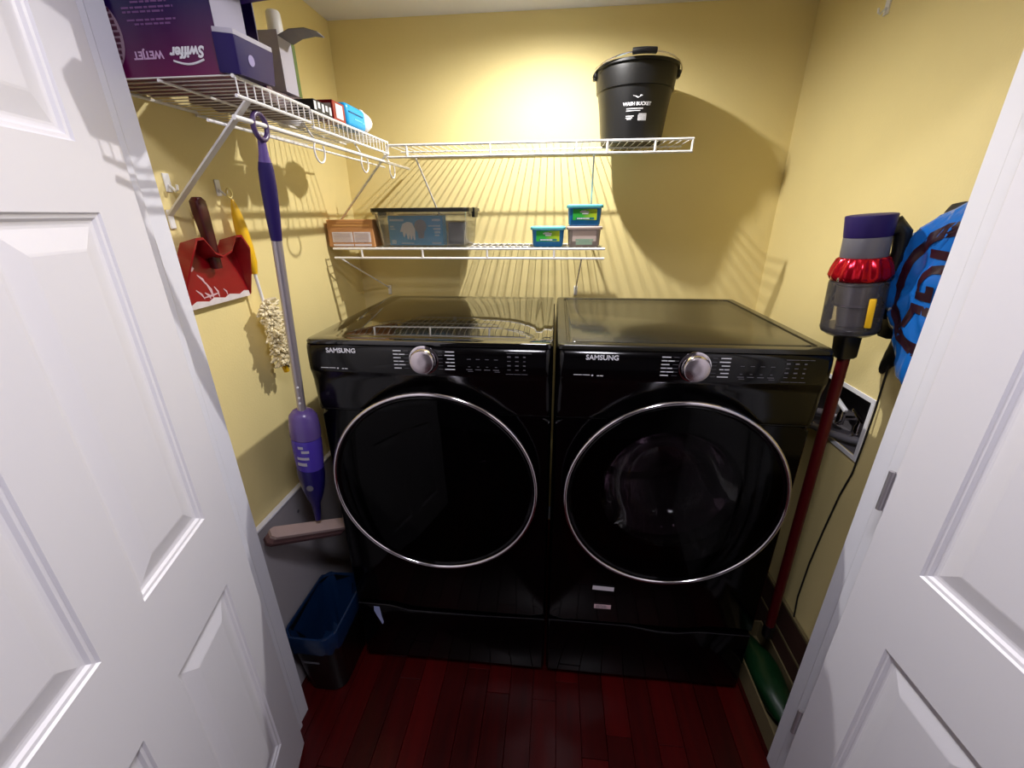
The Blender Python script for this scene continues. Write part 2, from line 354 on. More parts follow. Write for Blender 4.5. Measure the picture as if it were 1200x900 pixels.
# ---------------------------------------------------------------- washers on pedestals
def bars(bm, x0, z, lens, h=.0022, gap=.002, y=-.0362):
    x = x0
    for L in lens:
        box(bm, x, x+L, y, y+.0004, z-h/2, z+h/2); x += L+gap
WZ = .30; HW = .342; WH = .988; WD = .655
def washer(name, xc, side, label):
    r = thing(name, label, 'washing machine', (xc, 0, WZ), group='pair of black front loaders')
    # cabinet: sides, back, bottom as one U shell
    out = rrect(HW, WD/2, .02, 4, 0, WD/2)
    b = BM()
    n = len(out); lo = [b.verts.new((x, y, .0)) for x, y in out]; hi = [b.verts.new((x, y, WH-.02)) for x, y in out]
    for k in range(n):
        k2 = (k+1) % n
        if out[k][1] < .004 and out[k2][1] < .004: continue
        b.faces.new((lo[k], lo[k2], hi[k2], hi[k]))
    b.faces.new(lo[::-1]); obj('cabinet', b, 'black', r, smooth=True)
    # front panel with round opening, lower edge waved
    dz = .546; RH = .235; N = 96; b = BM(); inner = []; outer = []
    x0, x1, z0, z1 = -HW+.004, HW-.004, .0, .772
    def wave(x): return -.012-.012*(1/(1+math.exp((-x*side*-1-.13)*-60))) if 0 else -.010+(.018 if x*side > .2 else .018*max(0, 1-(.2-x*side)/.08))
    for k in range(N):
        a = 2*PI*(k+.5)/N; c, s = math.cos(a), math.sin(a)
        inner.append(Vector((RH*c, -.002, dz+RH*s)))
        tx = (x1 if c > 0 else -x0)/max(abs(c), 1e-6); tz = ((z1-dz) if s > 0 else dz-z0)/max(abs(s), 1e-6); tt = min(tx, tz)
        p = Vector((tt*c, -.002, dz+tt*s))
        if tz < tx and s < 0: p.z = wave(p.x)
        outer.append(p)
    back = [Vector((p.x, .012, p.z)) for p in outer]; mid = [o_ + (Vector((0, .0, dz))-o_)*.012 + Vector((0, -.004, 0)) for o_ in outer]
    tin = [p+Vector((0, .03, 0)) for p in inner]
    loft(b, [back, outer, mid, inner, tin], False, False); obj('front_panel', b, 'black', r, smooth=True)
    # dark inner annulus, gasket and drum
    b = BM(); lathe(b, [(.300, .0), (.300, .050), (.292, .056), (.285, .050), (.285, .020), (.20, .014), (.185, -.01)], 72, T((0, 0, dz)) @ FRONT); obj('door_rim', b, 'black', r, smooth=True)
    b = BM(); lathe(b, [(.3035+.0065*math.cos(t), .052+.009*math.sin(t)) for t in [2*PI*k/14 for k in range(14)]], 96, T((0, 0, dz)) @ FRONT, close=True)
    obj('chrome_ring', b, 'chrome', r, smooth='all')
    b = BM(); lathe(b, [(.290, .052), (.25, .058), (.2, .0625), (.1, .067), (0, .069)], 72, T((0, 0, dz)) @ FRONT); obj('door_glass', b, 'glassdark' if side < 0 else 'glassdark2', r, smooth='all')
    b = BM(); lathe(b, [(.186, .018), (.18, 0), (.165, -.05), (.13, -.10), (.07, -.125), (0, -.13)], 48, T((0, 0, dz)) @ FRONT); obj('glass_bowl', b, 'glassbowl', r, smooth='all')
    b = BM(); lathe(b, [(.185, -.02), (.225, -.03), (.245, -.07), (.25, -.12), (.25, -.42), (.23, -.44), (0, -.43)], 48, T((0, 0, dz)) @ FRONT); dr = obj('drum', b, 'steel', r, smooth=True)
    for k in range(3):      # lifters inside the drum
        a = -PI/2+.5+k*2*PI/3; b = BM()
        loft(b, [[Vector((wd*(1-hh*.5), y, -.25+hh*.05)) for wd, hh in ((-.03, 0), (-.018, .8), (0, 1), (.018, .8), (.03, 0))] for y in (.10, .2, .3, .40)], True, True)
        xf(b, T((0, 0, dz)) @ RY(a)); obj('lifter', b, 'steel', dr, smooth=True)
    b = BM()                # embossed ribs of the drum wall
    for k in range(40):
        a = 2*PI*k/40; p = Vector((.247*math.cos(a), 0, dz+.247*math.sin(a)))
        for y in (.13, .21, .29):
            tube(b, [p+Vector((0, y, 0)), p+Vector((0, y+.05, 0))], .0035, 6)
    obj('embossed_ribs', b, 'steel', dr, smooth=True)['kind'] = 'stuff'
    b = BM(); lathe(b, [(.085, -.427), (.08, -.41), (.03, -.40), (0, -.398)], 32, T((0, 0, dz)) @ FRONT); obj('drum_hub', b, 'steel', dr, smooth=True)
    # control fascia: profile extruded across
    prof = [(.03, .774), (-.006, .774), (-.012, .779), (-.016, .80), (-.022, .868), (-.030, .892), (-.034, .90), (-.0355, .905), (-.0345, .95), (-.031, .966), (-.024, .974), (.03, .974)]
    b = BM(); e = HW
    loops = []
    for xx, k in ((-e, .0), (-e+.004, .6), (-e+.012, .92), (-e+.022, 1), (e-.022, 1), (e-.012, .92), (e-.004, .6), (e, 0)):
        loops.append([Vector((xx, y if y > 0 else y*k, z)) for y, z in prof])
    loft(b, loops); cp = obj('control_panel', b, 'fascia', r, smooth=True)
    # seam catch-light strip between fascia and front panel
    b = BM(); box(b, -HW+.006, HW-.006, -.006, .01, .7715, .7745); obj('seam_strip', b, 'blackplastic', r)
    # top plate
    b = BM(); o1 = rrect(HW, (WD+.024)/2, .018, 5, 0, WD/2-.008)
    def L(ins, z): return [Vector((x*(1-ins/HW), (y-WD/2+.008)*(1-ins/(WD/2))+WD/2-.008, z)) for x, y in o1]
    lv = [L(.004, WH-.016), L(0, WH-.012), L(0, WH-.006), L(.003, WH-.001), L(.008, WH), L(.026, WH), L(.029, WH-.004), L(.033, WH-.004), L(.036, WH-.001)]
    if side < 0: lv = lv[:6]+[L(.034, WH+.0005), L(.05, WH-.002)]
    if side < 0:
        base_ = L(.050, WH-.002); cen = Vector((0, WD/2-.008, WH-.002))
        for f in (.97, .9, .8, .68, .55, .4, .25, .1):
            lp_ = []
            for p in base_:
                q = cen.lerp(p, f); u_ = (q.y-.38)/.36; v_ = q.x/(HW-.05)
                q.z += .0115*max(0, 1-u_*u_)*(1-v_**6); lp_.append(q)
            lv.append(lp_)
    loft(b, lv); obj('top_panel', b, 'blacktop' if side < 0 else 'blacktop2', r, smooth=True)
    # knob
    kz = .941; kx = -.003 if side < 0 else .006; KM = T((kx, -.034, kz)) @ FRONT
    b = BM(); lathe(b, [(.0, 0), (.040, 0), (.040, .002), (.037, .003), (.037, .0)], 48, KM); kn0 = obj('dial_ring', b, 'chrome', r, smooth=True)
    b = BM(); lathe(b, [(.034, 0), (.034, .018), (.0325, .022), (.031, .0235), (0, .0225)], 48); kn = obj('dial_knob', b, 'chrome', r, smooth=True); kn.matrix_local = KM
    b = BM(); lathe(b, [(.0305, .0236), (.03, .0242), (.008, .0236), (0, .0236)], 48, RX(0)); c = obj('brushed_cap', b, 'brushcap' if 'brushcap' in M else 'knob', kn, smooth='all')
    # printing on the fascia
    b = BM()
    tm = text_mesh('SAMSUNG', .0182, .0003, .0004); xf(tm, T((-.232 if side < 0 else -.225, -.0358, (.960 if side > 0 else .962))) @ RX(PI/2)); 
    obj('lettering', tm, 'print', r)
    b = BM()
    for q in range(6):
        z = .968-q*.0098-.002
        Ls = [(.022,), (.014, .016), (.02,), (.013, .013), (.012, .018), (.02,)][q]
        bars(b, kx-.083, z, Ls, .0024)
        Rs = [(.024,), (.026,), (.02,), (.01, .012), (.02,), (.027,)][q]
        bars(b, kx+.084-sum(Rs)-.002*(len(Rs)-1), z, Rs, .0024)
    bars(b, -.296, .9125, (.022, .018), .0016); bars(b, -.25, .9115, (.0045,), .0035); bars(b, -.236, .911, (.006, .008), .0022)
    obj('dial_words', b, 'print', r)['kind'] = 'stuff'
    b = BM()
    for q in range(6):
        z = .968-q*.0098-.002
        bars(b, kx-.055, z, (.014,), .0007); bars(b, kx+.040, z, (.012,), .0007)
    for cx_ in range(4):
        bars(b, .115+cx_*.024, .947, (.010,), .0014); bars(b, .117+cx_*.024, .926, (.006,), .0014); bars(b, .112+cx_*.024, .918, (.016,), .0016)
        if cx_ in (0, 3): bars(b, .116+cx_*.024, .913, (.014,), .0012)
    for cx_ in range(3):
        for cz_ in range(4):
            bars(b, .222+cx_*.021, .956-cz_*.012, (.009-(cx_ == 2)*.003,), .003 if cz_ % 2 == 0 else .0016)
    bars(b, .22, .966, (.03, .02, .012), .001); bars(b, .218, .908, (.02, .018, .016), .001)
    obj('key_legends', b, 'dimprint', r)['kind'] = 'stuff'
    if side > 0:
        b = BM(); box(b, -.035, .035, 0, .0006, -.0085, .0085); obj('white_sticker', b, 'paper', r, (-.161, -.0068, .147), rot=(0, math.radians(2), 0))
        b = BM(); box(b, -.028, .028, 0, .0006, -.009, .009); s = obj('pink_sticker', b, 'pinkpaper', r, (-.158, -.0068, .065))
        b = BM()
        for q in range(4): bars(b, -.022, .005-q*.0035, (.012+.004*(q % 2), .008, .01), .0014, .0015, -.0004)
        obj('sticker_print', b, 'dimprint', s)
    return r
washer('washing_machine', -.3455, -1, 'black front-loading machine on the left, its glossy top reflecting the shelf')
washer('washing_machine', .3465, 1, 'black front-loading machine on the right with two small stickers at its foot')
def pedestal(xc, side, label):
    r = thing('pedestal', label, 'pedestal', (xc, 0, 0), group='pedestals under the machines')
    b = BM(); box(b, -HW, HW, .012, WD, .012, .2985, .006, 2); obj('pedestal_body', b, 'black', r, smooth=True)
    b = BM(); N = 40; top = []
    for k in range(N+1):
        x = -HW+.004+(2*HW-.008)*k/N; u = x*side*-1
        t = min(1, max(0, (-x*side+.12)/.10)) if 0 else min(1, max(0, (x*side+.24)/.10)); t = t*t*(3-2*t)
        zz = .288-.014*(t if side < 0 else (1-min(1, max(0, (x+.02)/.12))*.0)) if side < 0 else .283-.016*min(1, max(0, (x+.06)/.10))+.014*min(1, max(0, (x-.10)/.08))
        top.append((x, zz))
    if side < 0: top = [(x, .290-.018*(lambda t: t*t*(3-2*t))(min(1, max(0, (x+.23)/.09)))+.008*min(1, max(0, (x-.1)/.2))) for x, _ in top]
    out = [(-HW+.004, .03)]+top+[(HW-.004, .03)]
    def lay(ins, y): return [Vector((x*(1-ins/HW), y, .03+ins+(z-.03)*(1-2*ins/.26))) for x, z in out]
    loft(b, [lay(0, .012), lay(0, -.002), lay(.002, -.006), lay(.006, -.008)]); dd = obj('drawer_front', b, 'black', r, smooth=True)
    b = BM(); tube(b, [(x, -.0055, z+.0005) for x, z in top], .0016, 6); obj('drawer_lip', b, mat('satin_lip', (60, 58, 62), .3, metal=.6), dd, smooth=True)
    for sx in (-1, 1):
        for yy in (.06, .6): b = BM(); lathe(b, [(0, 0), (.022, 0), (.022, .006), (.012, .013), (0, .013)], 16, T((sx*.29, yy, 0))); obj('foot', b, 'blackplastic', r)
pedestal(-.3455, -1, 'black drawer pedestal under the left machine')
pedestal(.3465, 1, 'black drawer pedestal under the right machine')
# little blue-white protective film scrap hanging at the left machine's lower corner
b = BM(); loft(b, [[Vector((x, -.0105, z)), Vector((x+w_, -.0105, z)), Vector((x+w_, -.0095, z)), Vector((x, -.0095, z))] for x, w_, z in ((-.012, .02, .0), (-.014, .024, -.02), (-.004, .016, -.05), (.006, .010, -.075), (.008, .004, -.085))])
tag(obj('film_scrap', b, mat('pale_blue_film', (170, 180, 225), .3), None, (-.612, 0, .282)), 'small pale blue scrap of film stuck at the lower left corner of the left machine', 'film')

# ---------------------------------------------------------------- wire shelves
def wire_shelf(label, loc, rotz, length, depth, lip, dense, posts, group=None, pitch=.0254, skip_ends=False, thin=False):
    """local x along the wall, local -y away from the wall, z=0 top of the wires"""
    r = thing('wire_shelf', label, 'shelf', loc, rotz, 'white wire shelves')
    rr = .0034
    n = int(length/pitch); proto = None
    for k in range(n+1):
        x = .004+k*(length-.008)/n
        if proto is None:
            b = BM()
            if dense: tube(b, [(0, 0, -.0013), (0, -depth, -.0013), (0, -depth-.004, -.004), (0, -depth-.004, -lip)], .0013, 6)
            else: tube(b, [(0, 0, -.0013), (0, -depth, -.0013)], .0013, 6)
            proto = obj('deck_wire', b, 'wire', r, (x, 0, 0), smooth=True)
        else: link_copy(proto, r, (x, 0, 0))
    for y, q in ((-.006, rr), (-depth*.5, .0028)):
        b = BM(); tube(b, [(0, y, -.006), (length, y, -.006)], q, 8); obj('cross_rod', b, 'wire', r, smooth=True)
    yf = -depth-.0015
    b = BM(); tube(b, [(0, yf, -.003), (length, yf, -.003)], .0042 if not dense else .0036, 8); obj('front_rod', b, 'wire', r, smooth=True)
    b = BM(); tube(b, [(0, yf, -lip), (length, yf, -lip)], .0040 if not dense else .0034, 8); obj('lip_rod', b, 'wire', r, smooth=True)
    for x in posts:
        b = BM(); tube(b, [(x, yf, -.003), (x, yf, -lip)], .0042, 8); obj('lip_post', b, 'wire', r, smooth=True)
    return r
ZU, ZUL, ZL = 1.831, 1.846, 1.485
back = wire_shelf('long white wire shelf high on the back wall, black bucket standing on it', (-.612, YB, ZU), 0, 1.047, .306, .040, False, (.003, .075, .37, .665, .768, .925, 1.044))
low = wire_shelf('shorter white wire shelf low on the back wall, holding tubs and clear bin', (-.862, YB, ZL), 0, 1.034, .306, .037, False, (.113, .352, .60, .85))
# left wall: rotz = +90deg would point local -y to +x
left_a = wire_shelf('near piece of the white wire shelf on the left wall, under the purple carton', (XL, YF+.006, ZUL), PI/2, .26, .296, .034, True, ())
left_b = wire_shelf('far piece of the white wire shelf on the left wall, running into the corner', (XL, .052, ZUL-.006), PI/2, .505, .300, .038, True, ())
# supports (each a flat or round brace with a foot on the wall): child of its shelf
def brace(parent, a, b_, flat, lab=None):
    inv = parent.matrix_world.inverted() if 0 else (Matrix.Translation(parent.location) @ RZ(parent.rotation_euler.z)).inverted()
    a = inv @ Vector(a); b_ = inv @ Vector(b_); bm = BM()
    if flat:
        d = (b_-a).normalized(); s = d.cross(Vector((0, -1, 0))).normalized() if abs(d.y) < .9 else d.cross(Vector((1, 0, 0))).normalized()
        s = Vector((1, 0, 0)); s = (s-d*s.dot(d)).normalized(); n = d.cross(s)
        loft(bm, [[p+s*w_*flat+n*h_*.002 for w_, h_ in ((-1, -1), (1, -1), (1, 1), (-1, 1))] for p in (a, b_)])
    else: tube(bm, [a, b_], .0032, 8)
    br = obj('brace', bm, 'wire', parent, smooth=not flat)
    bm = BM(); box(bm, -.008, .008, -.006, -.0005, -.03, .012, .002, 1); obj('wall_clip', bm, 'wire', br, (b_.x, 0, b_.z))
brace(left_a, (-.612, -.165, 1.812), (XL+.003, -.105, 1.605), .008)
brace(left_b, (-.612, .555, 1.80), (XL+.003, .70, 1.565), .006)
brace(back, (-.51, .558, 1.795), (-.475, YB-.003, 1.50), 0)
brace(back, (.113, .558, 1.795), (.135, YB-.003, 1.50), 0)
brace(low, (-.845, .558, 1.45), (-.775, YB-.003, 1.285), 0)
brace(low, (.090, .558, 1.45), (.088, YB-.003, 1.29), 0)
# hanging rod with C hooks under the left shelf
rod = thing('hanging_rod', 'white hanging rod with C hooks under the left wall shelf', 'closet rod', (-.622, 0, 1.778))
b = BM(); tube(b, [(0, -.203, 0), (0, .83, 0)], .0048, 10); obj('rod', b, 'wire', rod, smooth=True)
b = BM(); tube(b, [(-.055, -.203, -.004), (-.055, .70, -.004)], .0030, 8); obj('rear_rod', b, 'wire', rod, smooth=True)
for i, y in enumerate((.105, .385, .63)):
    b = BM(); tube(b, [(0, y+.026*math.cos(a), -.022+.026*math.sin(a)) for a in [math.radians(q) for q in range(145, 396, 10)]], .0024, 8)
    tube(b, [(0, y-.0213, -.0071), (-.004, y-.012, .004), (-.03, y, .045 if y < .05 else .040)], .0024, 8)
    obj('hook', b, 'wire', rod, smooth=True)

# ---------------------------------------------------------------- things on the upper shelves
# black bucket
bz = ZU+.0005
bu = thing('bucket', 'black plastic wash bucket with a wire bail on the upper back shelf', 'bucket', (.252, .715, bz))
HB = .232; prof = [(0, .004), (.098, .004), (.102, 0), (.106, .004), (.124, .160), (.131, .162), (.136, .205), (.1355, .222), (.143, .224), (.143, .232), (.135, .232), (.131, .226), (.128, .17), (.102, .010), (0, .010)]
b = BM(); lathe(b, prof, 56); obj('bucket_body', b, 'bucket', bu, smooth=True)
def on_cone(bm, th0):
    for v in bm.verts:
        z = v.co.y; rad = .106+(.018)*(z-.004)/.156+.0006+v.co.z
        th = th0+v.co.x/rad; v.co = Vector((rad*math.cos(th), rad*math.sin(th), z))
    return bm
lab = BM()
t = text_mesh('WASH BUCKET', .0135, .0002, .0004); xf(t, T((0, .107, 0))); merge(lab, t)
lg = BM(); prism(lg, [(-.016, .130), (-.008, .133), (0, .137), (.008, .133), (.016, .130), (.008, .127), (0, .123), (-.008, .127)], 0, .0003); merge(lab, lg)
for k, (x0, x1, z) in enumerate(((-.034, .02, .094), (-.034, .012, .088), (-.034, -.008, .073), (-.034, -.012, .068), (-.03, -.016, .064))):
    q = BM(); box(q, x0, x1, z-.0011, z+.0011, 0, .0003); merge(lab, q)
for k in range(11):
    q = BM(); box(q, .006+k*.0026, .0075+k*.0026, .060, .080-(k == 0)*.004, 0, .0003); merge(lab, q)
bmesh.ops.subdivide_edges(lab, edges=[e for e in lab.edges if e.calc_length() > .012], cuts=2)
th0 = math.radians(-92)
on_cone(lab, th0); obj('lettering', lab, 'print', bu, recalc=False)
bl = BM(); tube(bl, [(.149*math.cos(a), -.004-.146*math.sin(a), .212+.030*math.sin(a)) for a in [PI*k/28 for k in range(29)]], .0022, 8)
bail = obj('bail_wire', bl, 'chrome', bu, smooth=True)
bl = BM(); tube(bl, [(.036-.072*k/6, -.150+.002*((k-3)/3)**2*3, .243) for k in range(7)], .0095, 12); obj('grip', bl, 'blackplastic', bail, smooth=True)
for s in (-1, 1):
    bl = BM(); box(bl, -.006, .006, -.012, .012, -.012, .012, .003, 1); obj('bail_lug', bl, 'bucket', bu, (s*.141, -.006, .212))

# purple carton (upside-down print) at the near end of the left shelf
zs = ZUL+.0005
cx0, cx1, cy0, cy1, ch = -.895, -.626, -.200, -.068, .20
pc = thing('carton', 'big purple wipes carton with upside-down printing at the near end of left shelf', 'box', (cx0, cy0, zs))
Wc, Dc = cx1-cx0, cy1-cy0
b = BM(); tk = .003
box(b, 0, Wc, 0, tk, 0, ch); box(b, 0, tk, tk, Dc, 0, ch); box(b, 0, Wc, Dc-tk, Dc, 0, ch); box(b, tk, Wc, tk, Dc-tk, 0, tk); box(b, tk, Wc, tk, Dc-tk, ch-tk, ch)
obj('carton_walls', b, 'gradbox', pc)
b = BM(); box(b, 0, .055, -.0015, .0015, 0, ch-.01); f = obj('end_flap', b, 'whitecard', pc, (Wc, .002, .003), rot=(0, 0, math.radians(62)))
b = BM(); box(b, 0, .062, 0, Dc-.04, -.0015, .0015); obj('top_flap', b, 'purple', pc, (Wc, .003, .118+.02), rot=(0, math.radians(-4), 0))
t = text_mesh('Swiffer', .024, .0002, .0009, shear=.3); xf(t, T((Wc-.060, -.0006, .036)) @ RX(PI/2) @ RZ(PI)); obj('logo_lettering', t, 'print', pc)
b = BM(); tube(b, [(Wc-.092+.060*k/10, -.0006, .023+.006*math.sin(PI*k/10)*-1) for k in range(11)], .0018, 6); obj('logo_swoosh', b, 'print', pc)
t = text_mesh('WETJET', .017, .0002, .0006); xf(t, T((Wc-.140, -.0006, .034)) @ RX(PI/2) @ RZ(PI)); obj('lettering', t, mat('soft_print', (200, 165, 200), .5), pc)
b = BM()
for z, xa, xb in ((.078, .118, .19), (.084, .105, .20), (.096, .10, .18), (.102, .10, .20), (.110, .12, .19)):
    x = xa
    while x < xb: L_ = R.uniform(.006, .016); box(b, x, min(x+L_, xb), -.0007, -.0003, z, z+.0028); x += L_+.003
obj('small_print', b, mat('dim_lilac_print', (120, 80, 130), .5), pc)
b = BM(); N = 32; prism(b, [(.052+.036*math.cos(2*PI*k/N), .064+.052*math.sin(2*PI*k/N)) for k in range(N)], .0003, .0009, FRONT); obj('pad_picture', b, mat('pad_grey', (150, 125, 140), .6), pc)
b = BM()
for k in range(9): box(b, .02+.002*abs(k-4), .084-.002*abs(k-4), -.0014, -.001, .028+k*.009, .0335+k*.009)
obj('pad_stripes', b, mat('pad_plum', (84, 40, 62), .6), pc)
# crumpled clear film with pads inside the carton mouth
def blob(bm, cx, cy, cz, rx, ry, rz, seed=0, amp=.15, u=14, v=10):
    rnd = random.Random(seed); ph = [(rnd.uniform(2, 5), rnd.uniform(2, 5), rnd.uniform(0, 6)) for _ in range(4)]
    loops = []
    for j in range(1, v):
        th = PI*j/v; lp_ = []
        for i in range(u):
            a = 2*PI*i/u; k = 1+amp*sum(math.sin(p*a+q*th+s) for p, q, s in [(round(p), q, s) for p, q, s in ph])/3
            lp_.append(Vector((cx+rx*k*math.sin(th)*math.cos(a), cy+ry*k*math.sin(th)*math.sin(a), cz+rz*k*math.cos(th))))
        loops.append(lp_)
    loft(bm, loops)
b = BM(); blob(b, 0, 0, .060, .036, .042, .055, 3, .2, 20, 12); tag(obj('pad_packet', b, mat('silver_film', (175, 165, 185), .25, bump=.6, bscale=40, noise=.3, scale=30), None, (-.674, -.132, zs+.004), smooth=True),
    'crumpled silvery packet stuffed in the open end of the purple carton', 'packet')
# small dark purple pack leaning at shelf edge
sp = thing('wipes_pack', 'small dark purple pack with a white top edge lying tilted beside purple carton', 'pack', (-.614, -.145, zs+.004))
sp.rotation_euler = (math.radians(4), math.radians(6), math.radians(4))
b = BM(); loft(b, [[Vector((xx, yy*s_, z)) for xx, yy in rrect(.020, .066, .004, 2)] for z, s_ in ((0, .90), (.004, .93), (.058, 1.0))]); obj('pack_body', b, 'darkpurple', sp, smooth=True)
b = BM(); loft(b, [[Vector((xx, yy, z)) for xx, yy in rrect(.0195, .065, .004, 2)] for z in (.0585, .066)]); obj('white_rim', b, 'whitecard', sp, smooth=True)
b = BM(); prism(b, [(.010*math.cos(2*PI*k/20)-.020, .009*math.sin(2*PI*k/20)+.028) for k in range(20)], 0, .0006, T((.0205, 0, 0)) @ RZ(PI/2) @ RX(PI/2)); obj('round_logo', b, mat('lilac_logo', (150, 140, 190), .5), sp)
# open white carton with olive edge
wc = thing('carton', 'white carton with raised grey flaps and an olive edge, middle of left shelf', 'box', (-.802, .134, zs+.050))
Wd, Dp, Hh = .102, .072, .128
b = BM(); box(b, 0, Wd, 0, .002, 0, Hh); box(b, 0, .002, .002, Dp, 0, Hh); box(b, Wd-.002, Wd, .002, Dp, 0, Hh-.012); box(b, .002, Wd-.002, Dp-.002, Dp, 0, Hh); box(b, .002, Wd-.002, .002, Dp-.002, 0, .002); obj('carton_walls', b, 'whitecard', wc)
b = BM(); box(b, Wd-.0005, Wd+.0006, Dp-.014, Dp+.0006, 0, Hh-.012); obj('olive_edge', b, 'olive', wc)
b = BM(); loft(b, [[Vector((x, y0_, z)), Vector((x, y1_, z)), Vector((x, y1_, z+.002)), Vector((x, y0_, z+.002))] for x, z, y0_, y1_ in ((0, 0, .004, .07), (.03, .012, .006, .07), (.065, .016, .015, .07), (.09, .012, .03, .068))]); obj('side_flap', b, 'greycard', wc, (Wd-.002, 0, Hh-.012))
# white bottle behind
wb = thing('bottle', 'white spray-cap bottle standing behind the white carton on left shelf', 'bottle', (-.775, .262, ZUL-.0055))
b = BM(); lathe(b, [(0, 0), (.034, 0), (.036, .006), (.038, .165), (.036, .18), (.024, .20), (.018, .208), (0, .208)], 28); obj('bottle_body', b, 'white', wb, smooth=True)
b = BM(); lathe(b, [(.019, .2085), (.020, .21), (.018, .262), (.015, .267), (0, .267)], 24); obj('cap', b, 'white', wb, smooth=True)
# cloth heap
b = BM(); N = 20
loops = []
for i in range(N+1):
    y = .225*i/N; hgt = .044+.006*math.sin(i*.5); hgt *= min(1, .35+(N-i)/4); wdt = .094+.008*math.sin(i*.9)
    loops.append([Vector((-wdt*math.cos(a)*1.0, y, max(.0008, hgt*max(0, math.sin(a))**.35*(1+.06*math.sin(3*a+i*.7))))) for a in [PI*k/12 for k in range(13)]])
loft(b, loops, True, True, closed_u=True)
tag(obj('folded_cloth', b, 'towel', None, (-.764, -.012, ZUL+.0005), smooth=True), 'grey-brown folded cloth lying on the left shelf behind the small boxes', 'cloth')
def small_box(name, label, cat, loc, dims, m, rotz=0):
    r = thing(name, label, cat, loc, rotz); a, c, h = dims
    b = BM(); box(b, -a/2, a/2, -c/2, c/2, 0, h, .0015, 1); obj('box_body', b, m, r); return r
zb = ZUL-.0055
k_ = small_box('small_box', 'small black and white printed box at the front edge of left shelf', 'box', (-.632, .128, zb), (.05, .09, .028), 'matte')
b = BM()
for q in range(5): box(b, .0252, .0258, -.045+q*.019, -.034+q*.019, .006+.005*(q % 2), .024)
obj('printed_panel', b, 'print', k_)
k_ = small_box('small_box', 'small red and white printed box between black box and cyan case', 'box', (-.634, .222, zb), (.05, .070, .048), 'red')
b = BM(); box(b, .0252, .0258, -.02, .02, .008, .042); box(b, -.02, .02, -.0358, -.0352, .012, .04); obj('printed_panel', b, 'paper', k_)
cc = thing('case', 'bright cyan plastic case near the far end of the left shelf', 'case', (-.636, .330, zb))
b = BM(); box(b, -.03, .03, -.066, .066, 0, .060, .014, 4); obj('case_body', b, 'cyan', cc, smooth=True)
b = BM(); box(b, .0302, .0312, -.055, .04, .036, .039); obj('lid_seam', b, mat('deep_cyan', (6, 85, 130), .5), cc)
b = BM(); box(b, .0302, .031, -.02, .03, .022, .025); box(b, .0302, .031, .035, .055, .02, .023); obj('raised_marks', b, 'tublid', cc)
b = BM(); blob(b, 0, 0, .036, .035, .05, .034, 9, .1); tag(obj('bag_of_caps', b, 'white', None, (-.65, .445, zb+.003), smooth=True), 'small white rolled bag behind the cyan case on left shelf', 'bag')

# ---------------------------------------------------------------- lower shelf things
zl = ZL+.0005
kb = thing('tissue_box', 'brown and white printed carton at the left end of lower shelf', 'box', (-.80, .655, zl))
b = BM(); box(b, -.092, .092, -.065, .065, 0, .100, .0015, 1); obj('box_body', b, 'card', kb)
b = BM(); box(b, -.075, .008, -.0658, -.0652, .018, .056); box(b, .012, .080, -.0658, -.0652, .018, .056); box(b, -.075, .008, -.0658, -.0652, .004, .012); box(b, .012, .08, -.0658, -.0652, .004, .012); obj('white_panels', b, 'paper', kb)
b = BM()
for q in range(6): box(b, -.07, -.0, -.0664, -.066, .022+q*.0055, .0232+q*.0055); box(b, .017, .072, -.0664, -.066, .022+q*.0055, .0232+q*.0055)
obj('print_lines', b, mat('brown_print', (165, 120, 95), .7), kb)
b = BM(); box(b, -.07, .08, -.0658, -.0652, .076, .083); box(b, -.05, .06, -.0658, -.0652, .088, .091); obj('orange_band', b, mat('light_orange', (215, 160, 95), .7), kb)
# clear bin
cb = thing('storage_bin', 'clear plastic bin with black lid on the lower shelf', 'storage bin', (-.520, .705, zl))
def bin_loop(hx, hy, z, r=.02): return [Vector((x, y, z)) for x, y in rrect(hx, hy, r, 4)]
b = BM(); loft(b, [bin_loop(.164, .105, 0), bin_loop(.168, .108, .004), bin_loop(.180, .118, .115), bin_loop(.187, .124, .118), bin_loop(.187, .124, .126), bin_loop(.178, .116, .126), bin_loop(.166, .106, .005), bin_loop(.15, .1, .004)]); obj('bin_shell', b, 'clearbin', cb, smooth=True)
b = BM(); loft(b, [bin_loop(.186, .123, .1265), bin_loop(.190, .130, .1265), bin_loop(.190, .130, .136), bin_loop(.190, .128, .140), bin_loop(.17, .11, .141)]); obj('lid', b, 'blackplastic', cb, smooth=True)
for s in (-1, 1):
    b = BM(); box(b, s*.190-.006, s*.190+.006, -.035, .035, .105, .142, .003, 2); obj('latch', b, 'blackplastic', cb, smooth=True)
bb_ = thing('bulb_box', 'teal box picturing bulbs and a glove inside the clear bin', 'box', (-.545, .632, zl+.0055))
b = BM(); box(b, -.107, .107, -.025, .03, 0, .108, .001, 1); obj('box_body', b, 'tealbox', bb_)
b = BM(); prism(b, [(.058+.024*math.cos(2*PI*k/24)-.03, .066+.026*math.sin(2*PI*k/24)) if 0 else (.020+.024*math.cos(2*PI*k/24), .070+.024*math.sin(2*PI*k/24)) for k in range(24)], .0251, .0258, FRONT); prism(b, [(.006, .05), (.034, .05), (.030, .026), (.010, .026)], .0252, .0259, FRONT); obj('bulb_picture', b, 'bulbgrey', bb_)
b = BM(); prism(b, [(-.062, .05), (-.05, .078), (-.03, .086), (-.012, .082), (-.002, .06), (-.004, .02), (-.010, .020), (-.012, .04), (-.017, .022), (-.022, .022), (-.024, .042), (-.029, .022), (-.034, .024), (-.038, .048), (-.045, .03), (-.05, .034), (-.052, .05)], .0260, .0266, FRONT); obj('glove_picture', b, 'print', bb_)
b = BM()
